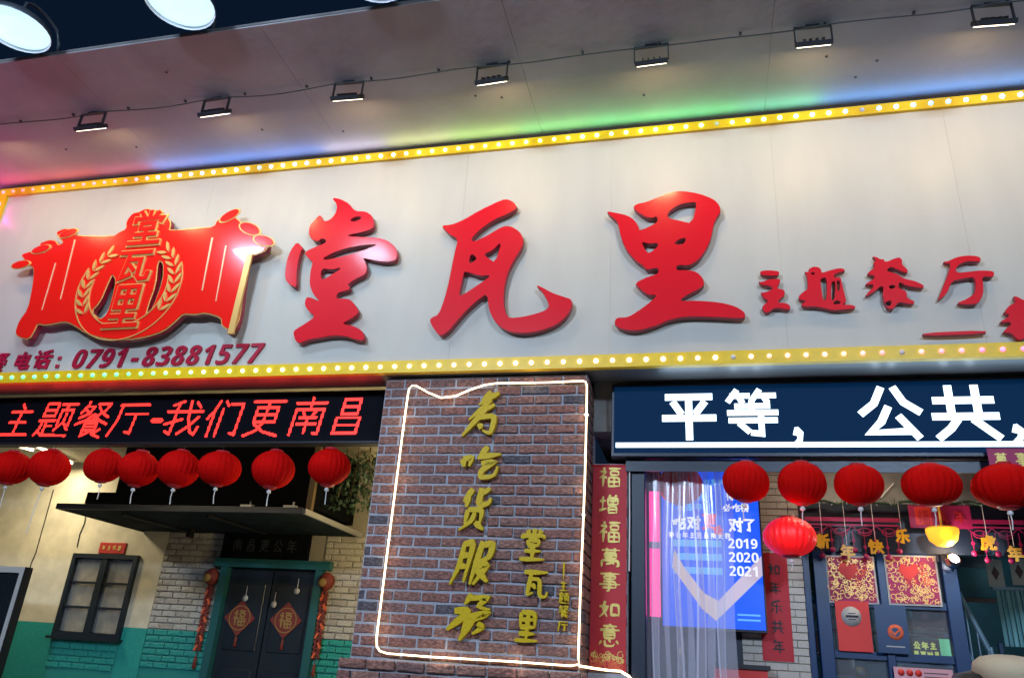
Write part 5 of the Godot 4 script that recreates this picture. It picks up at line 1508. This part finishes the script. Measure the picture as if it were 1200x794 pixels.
# ---------------------------------------------------------------- street side: lamp posts outside the picture, the passer-by, the neighbour's sign
func street() -> void:
	for q in [[-3.2, 8.4, "street lamp behind the viewer toward the courtyard side"], [3.0, 9.2, "street lamp behind the viewer toward the shop side"]]:
		var t := thing("street_lamp", q[2], "street lamp", Vector3(q[0], 0, q[1]), "street lamps behind the viewer")
		part("pole", lathe([[.09, 0], [.085, .5], [.06, 2.5], [.045, 5.1], [0, 5.12]], 14), M.dark_metal, t)
		part("arm", tube([Vector3(0, 5.05, 0), Vector3(0, 5.3, -.3), Vector3(0, 5.35, -.8)], .03, 8), M.dark_metal, t)
		part("lamp_head", slab_mesh(1.2, 1.0, .09, .02), M.dark_metal, t, Vector3(0, 5.42, -1.0), Vector3(PI / 2, 0, 0))
		part("lamp_panel", box(1.1, .008, .90), M.street_glow, t, Vector3(0, 5.324, -1.0))
		part("visor", box(1.2, .012, .75), M.dark_metal, t, Vector3(0, 5.40, -1.86))
		area("street_light", Vector3(0, 5.30, -1.0), Vector3(0, -1, -.9), Vector2(1.1, .90), Color(.78, .875, 1.0), 92.0, t)
	var nb := thing("neighbour_sign", "pink light box sign on the facade beyond the yellow corner", "sign", Vector3(-9.6, 4.5, .35))
	part("light_face", box(2.2, 1.0, .03), M.neighbour_pink, nb, Vector3(0, .4, .06))
	part("back_case", box(2.24, 1.04, .42), M.black_metal, nb, Vector3(0, .4, -.17))
	area("pink_light", Vector3(.3, .5, .16), Vector3(.55, .75, .35), Vector2(2.0, 1.4), lin(1.0, .07, .48), 20.0, nb)
	passer_by()

# smooth union of tapered capsules, meshed as surface nets
func body_mesh(bones: Array, cell: float, k: float) -> Mesh:
	var lo := Vector3.ONE * 9; var hi := -lo
	for b in bones:
		for e in [0, 1]:
			var p: Vector3 = b[e]
			var rr: float = b[2 + e] + cell * 2
			lo = lo.min(p - Vector3.ONE * rr); hi = hi.max(p + Vector3.ONE * rr)
	var n := Vector3i(((hi - lo) / cell).ceil()) + Vector3i.ONE
	var f := PackedFloat32Array()
	f.resize(n.x * n.y * n.z)
	f.fill(1.0)
	for b in bones:
		var a: Vector3 = b[0]; var c: Vector3 = b[1]
		var reach: float = maxf(b[2], b[3]) + k + cell * 2
		var i0 := Vector3i(((a.min(c) - Vector3.ONE * reach - lo) / cell).floor()).max(Vector3i.ZERO)
		var i1 := Vector3i(((a.max(c) + Vector3.ONE * reach - lo) / cell).ceil()).min(n - Vector3i.ONE)
		var ac := c - a
		var ll := maxf(ac.length_squared(), 1e-9)
		for z in range(i0.z, i1.z + 1):
			for y in range(i0.y, i1.y + 1):
				var row := (z * n.y + y) * n.x
				for x in range(i0.x, i1.x + 1):
					var p := lo + Vector3(x, y, z) * cell
					var t := clampf((p - a).dot(ac) / ll, 0, 1)
					var d := (p - a - ac * t).length() - lerpf(b[2], b[3], t)
					var o := f[row + x]
					var hh := clampf(.5 + .5 * (o - d) / k, 0, 1)
					f[row + x] = lerpf(o, d, hh) - k * hh * (1 - hh)
	var st := st_new()
	smooth(st, true)
	var id := {}
	var vs := []
	for z in n.z - 1:
		for y in n.y - 1:
			for x in n.x - 1:
				var s := Vector3.ZERO; var m := 0
				var first := f[(z * n.y + y) * n.x + x] < 0
				var mixed := false
				for q in 8:
					if (f[((z + (q >> 2)) * n.y + y + ((q >> 1) & 1)) * n.x + x + (q & 1)] < 0) != first:
						mixed = true
						break
				if not mixed:
					continue
				for e in [[0, 1], [2, 3], [4, 5], [6, 7], [0, 2], [1, 3], [4, 6], [5, 7], [0, 4], [1, 5], [2, 6], [3, 7]]:
					var pa := Vector3i(e[0] & 1, (e[0] >> 1) & 1, e[0] >> 2); var pb := Vector3i(e[1] & 1, (e[1] >> 1) & 1, e[1] >> 2)
					var fa := f[((z + pa.z) * n.y + y + pa.y) * n.x + x + pa.x]; var fb := f[((z + pb.z) * n.y + y + pb.y) * n.x + x + pb.x]
					if (fa < 0) != (fb < 0):
						s += Vector3(pa).lerp(Vector3(pb), fa / (fa - fb)); m += 1
				id[Vector3i(x, y, z)] = vs.size()
				vs.append(lo + (Vector3(x, y, z) + s / m) * cell)
	for c in id:
		for ax in 3:
			var u := Vector3i.ZERO; u[(ax + 1) % 3] = 1
			var v := Vector3i.ZERO; v[(ax + 2) % 3] = 1
			var w := Vector3i.ZERO; w[ax] = 1
			if not (id.has(c - u) and id.has(c - v) and id.has(c - u - v)):
				continue
			var fa := f[(c.z * n.y + c.y) * n.x + c.x]
			var d: Vector3i = c + w
			var fb := f[(d.z * n.y + d.y) * n.x + d.x]
			if (fa < 0) == (fb < 0):
				continue
			if fa < 0:
				quad(st, vs[id[c - u - v]], vs[id[c - v]], vs[id[c]], vs[id[c - u]])
			else:
				quad(st, vs[id[c - u - v]], vs[id[c - u]], vs[id[c]], vs[id[c - v]])
	return done(st)

func passer_by() -> void:
	# only the hat shows at the picture's lower corner; the figure stands on the pavement looking at the shop
	var t := thing("person", "person in a soft beige hat at the lower corner, facing the entrance", "person", Vector3(.985, 0, 1.60))
	t.rotation.y = PI + .25
	var V := func(x, y, z): return Vector3(x, y, z)
	var b := []
	for s in [-1, 1]:
		b.append([V.call(s * .10, .90, 0), V.call(s * .11, .48, .01), .095, .062])
		b.append([V.call(s * .11, .48, .01), V.call(s * .11, .09, -.02), .060, .042])
		b.append([V.call(s * .11, .05, -.03), V.call(s * .12, .04, .15), .045, .036])
		b.append([V.call(s * .17, 1.36, 0), V.call(s * .24, 1.08, -.02), .060, .048])
		b.append([V.call(s * .24, 1.08, -.02), V.call(s * .23, .84, .06), .046, .034])
		b.append([V.call(s * .23, .84, .06), V.call(s * .225, .77, .085), .034, .030])
	b.append([V.call(0, .92, 0), V.call(0, 1.10, 0), .145, .135])
	b.append([V.call(0, 1.10, 0), V.call(0, 1.32, 0), .135, .14])
	b.append([V.call(-.13, 1.36, 0), V.call(.13, 1.36, 0), .085, .085])
	b.append([V.call(0, 1.38, 0), V.call(0, 1.50, .01), .062, .055])
	b.append([V.call(0, 1.53, .035), V.call(0, 1.61, .01), .072, .092])
	part("body", body_mesh(b, .02, .035), M.coat, t)
	var face := []
	face.append([V.call(0, 1.535, .05), V.call(0, 1.62, .02), .070, .093])
	face.append([V.call(0, 1.575, .125), V.call(0, 1.60, .115), .014, .010])
	face.append([V.call(-.092, 1.59, .01), V.call(-.092, 1.56, .01), .016, .012])
	face.append([V.call(.092, 1.59, .01), V.call(.092, 1.56, .01), .016, .012])
	face.append([V.call(-.022, 1.533, .113), V.call(.022, 1.533, .113), .010, .010])
	part("face", body_mesh(face, .010, .010), M.skin, t)
	for s in [-1, 1]:
		part("eye", lathe([[0, -.009], [.010, 0], [0, .009]], 10), M.ink, t, Vector3(s * .032, 1.602, .106))
	part("hair", lathe([[.100, 1.50], [.112, 1.56], [.112, 1.64], [.08, 1.70], [0, 1.72]], 22), M.hair, t, Vector3(0, 0, -.022))
	# the hat: a soft crown that bulges over a rolled band
	var band := part("hat", lathe([[.108, 1.625], [.120, 1.630], [.124, 1.650], [.117, 1.668], [.128, 1.685], [.142, 1.712], [.138, 1.740], [.112, 1.764], [.06, 1.778], [0, 1.782]], 30, 7, .03), M.hat_felt, t, Vector3(.0, .0, -.01), Vector3(-.05, 0, .06))
	part("hat_band", lathe([[.121, 1.628], [.127, 1.636], [.127, 1.652], [.121, 1.658]], 30), M.hat_felt, band)
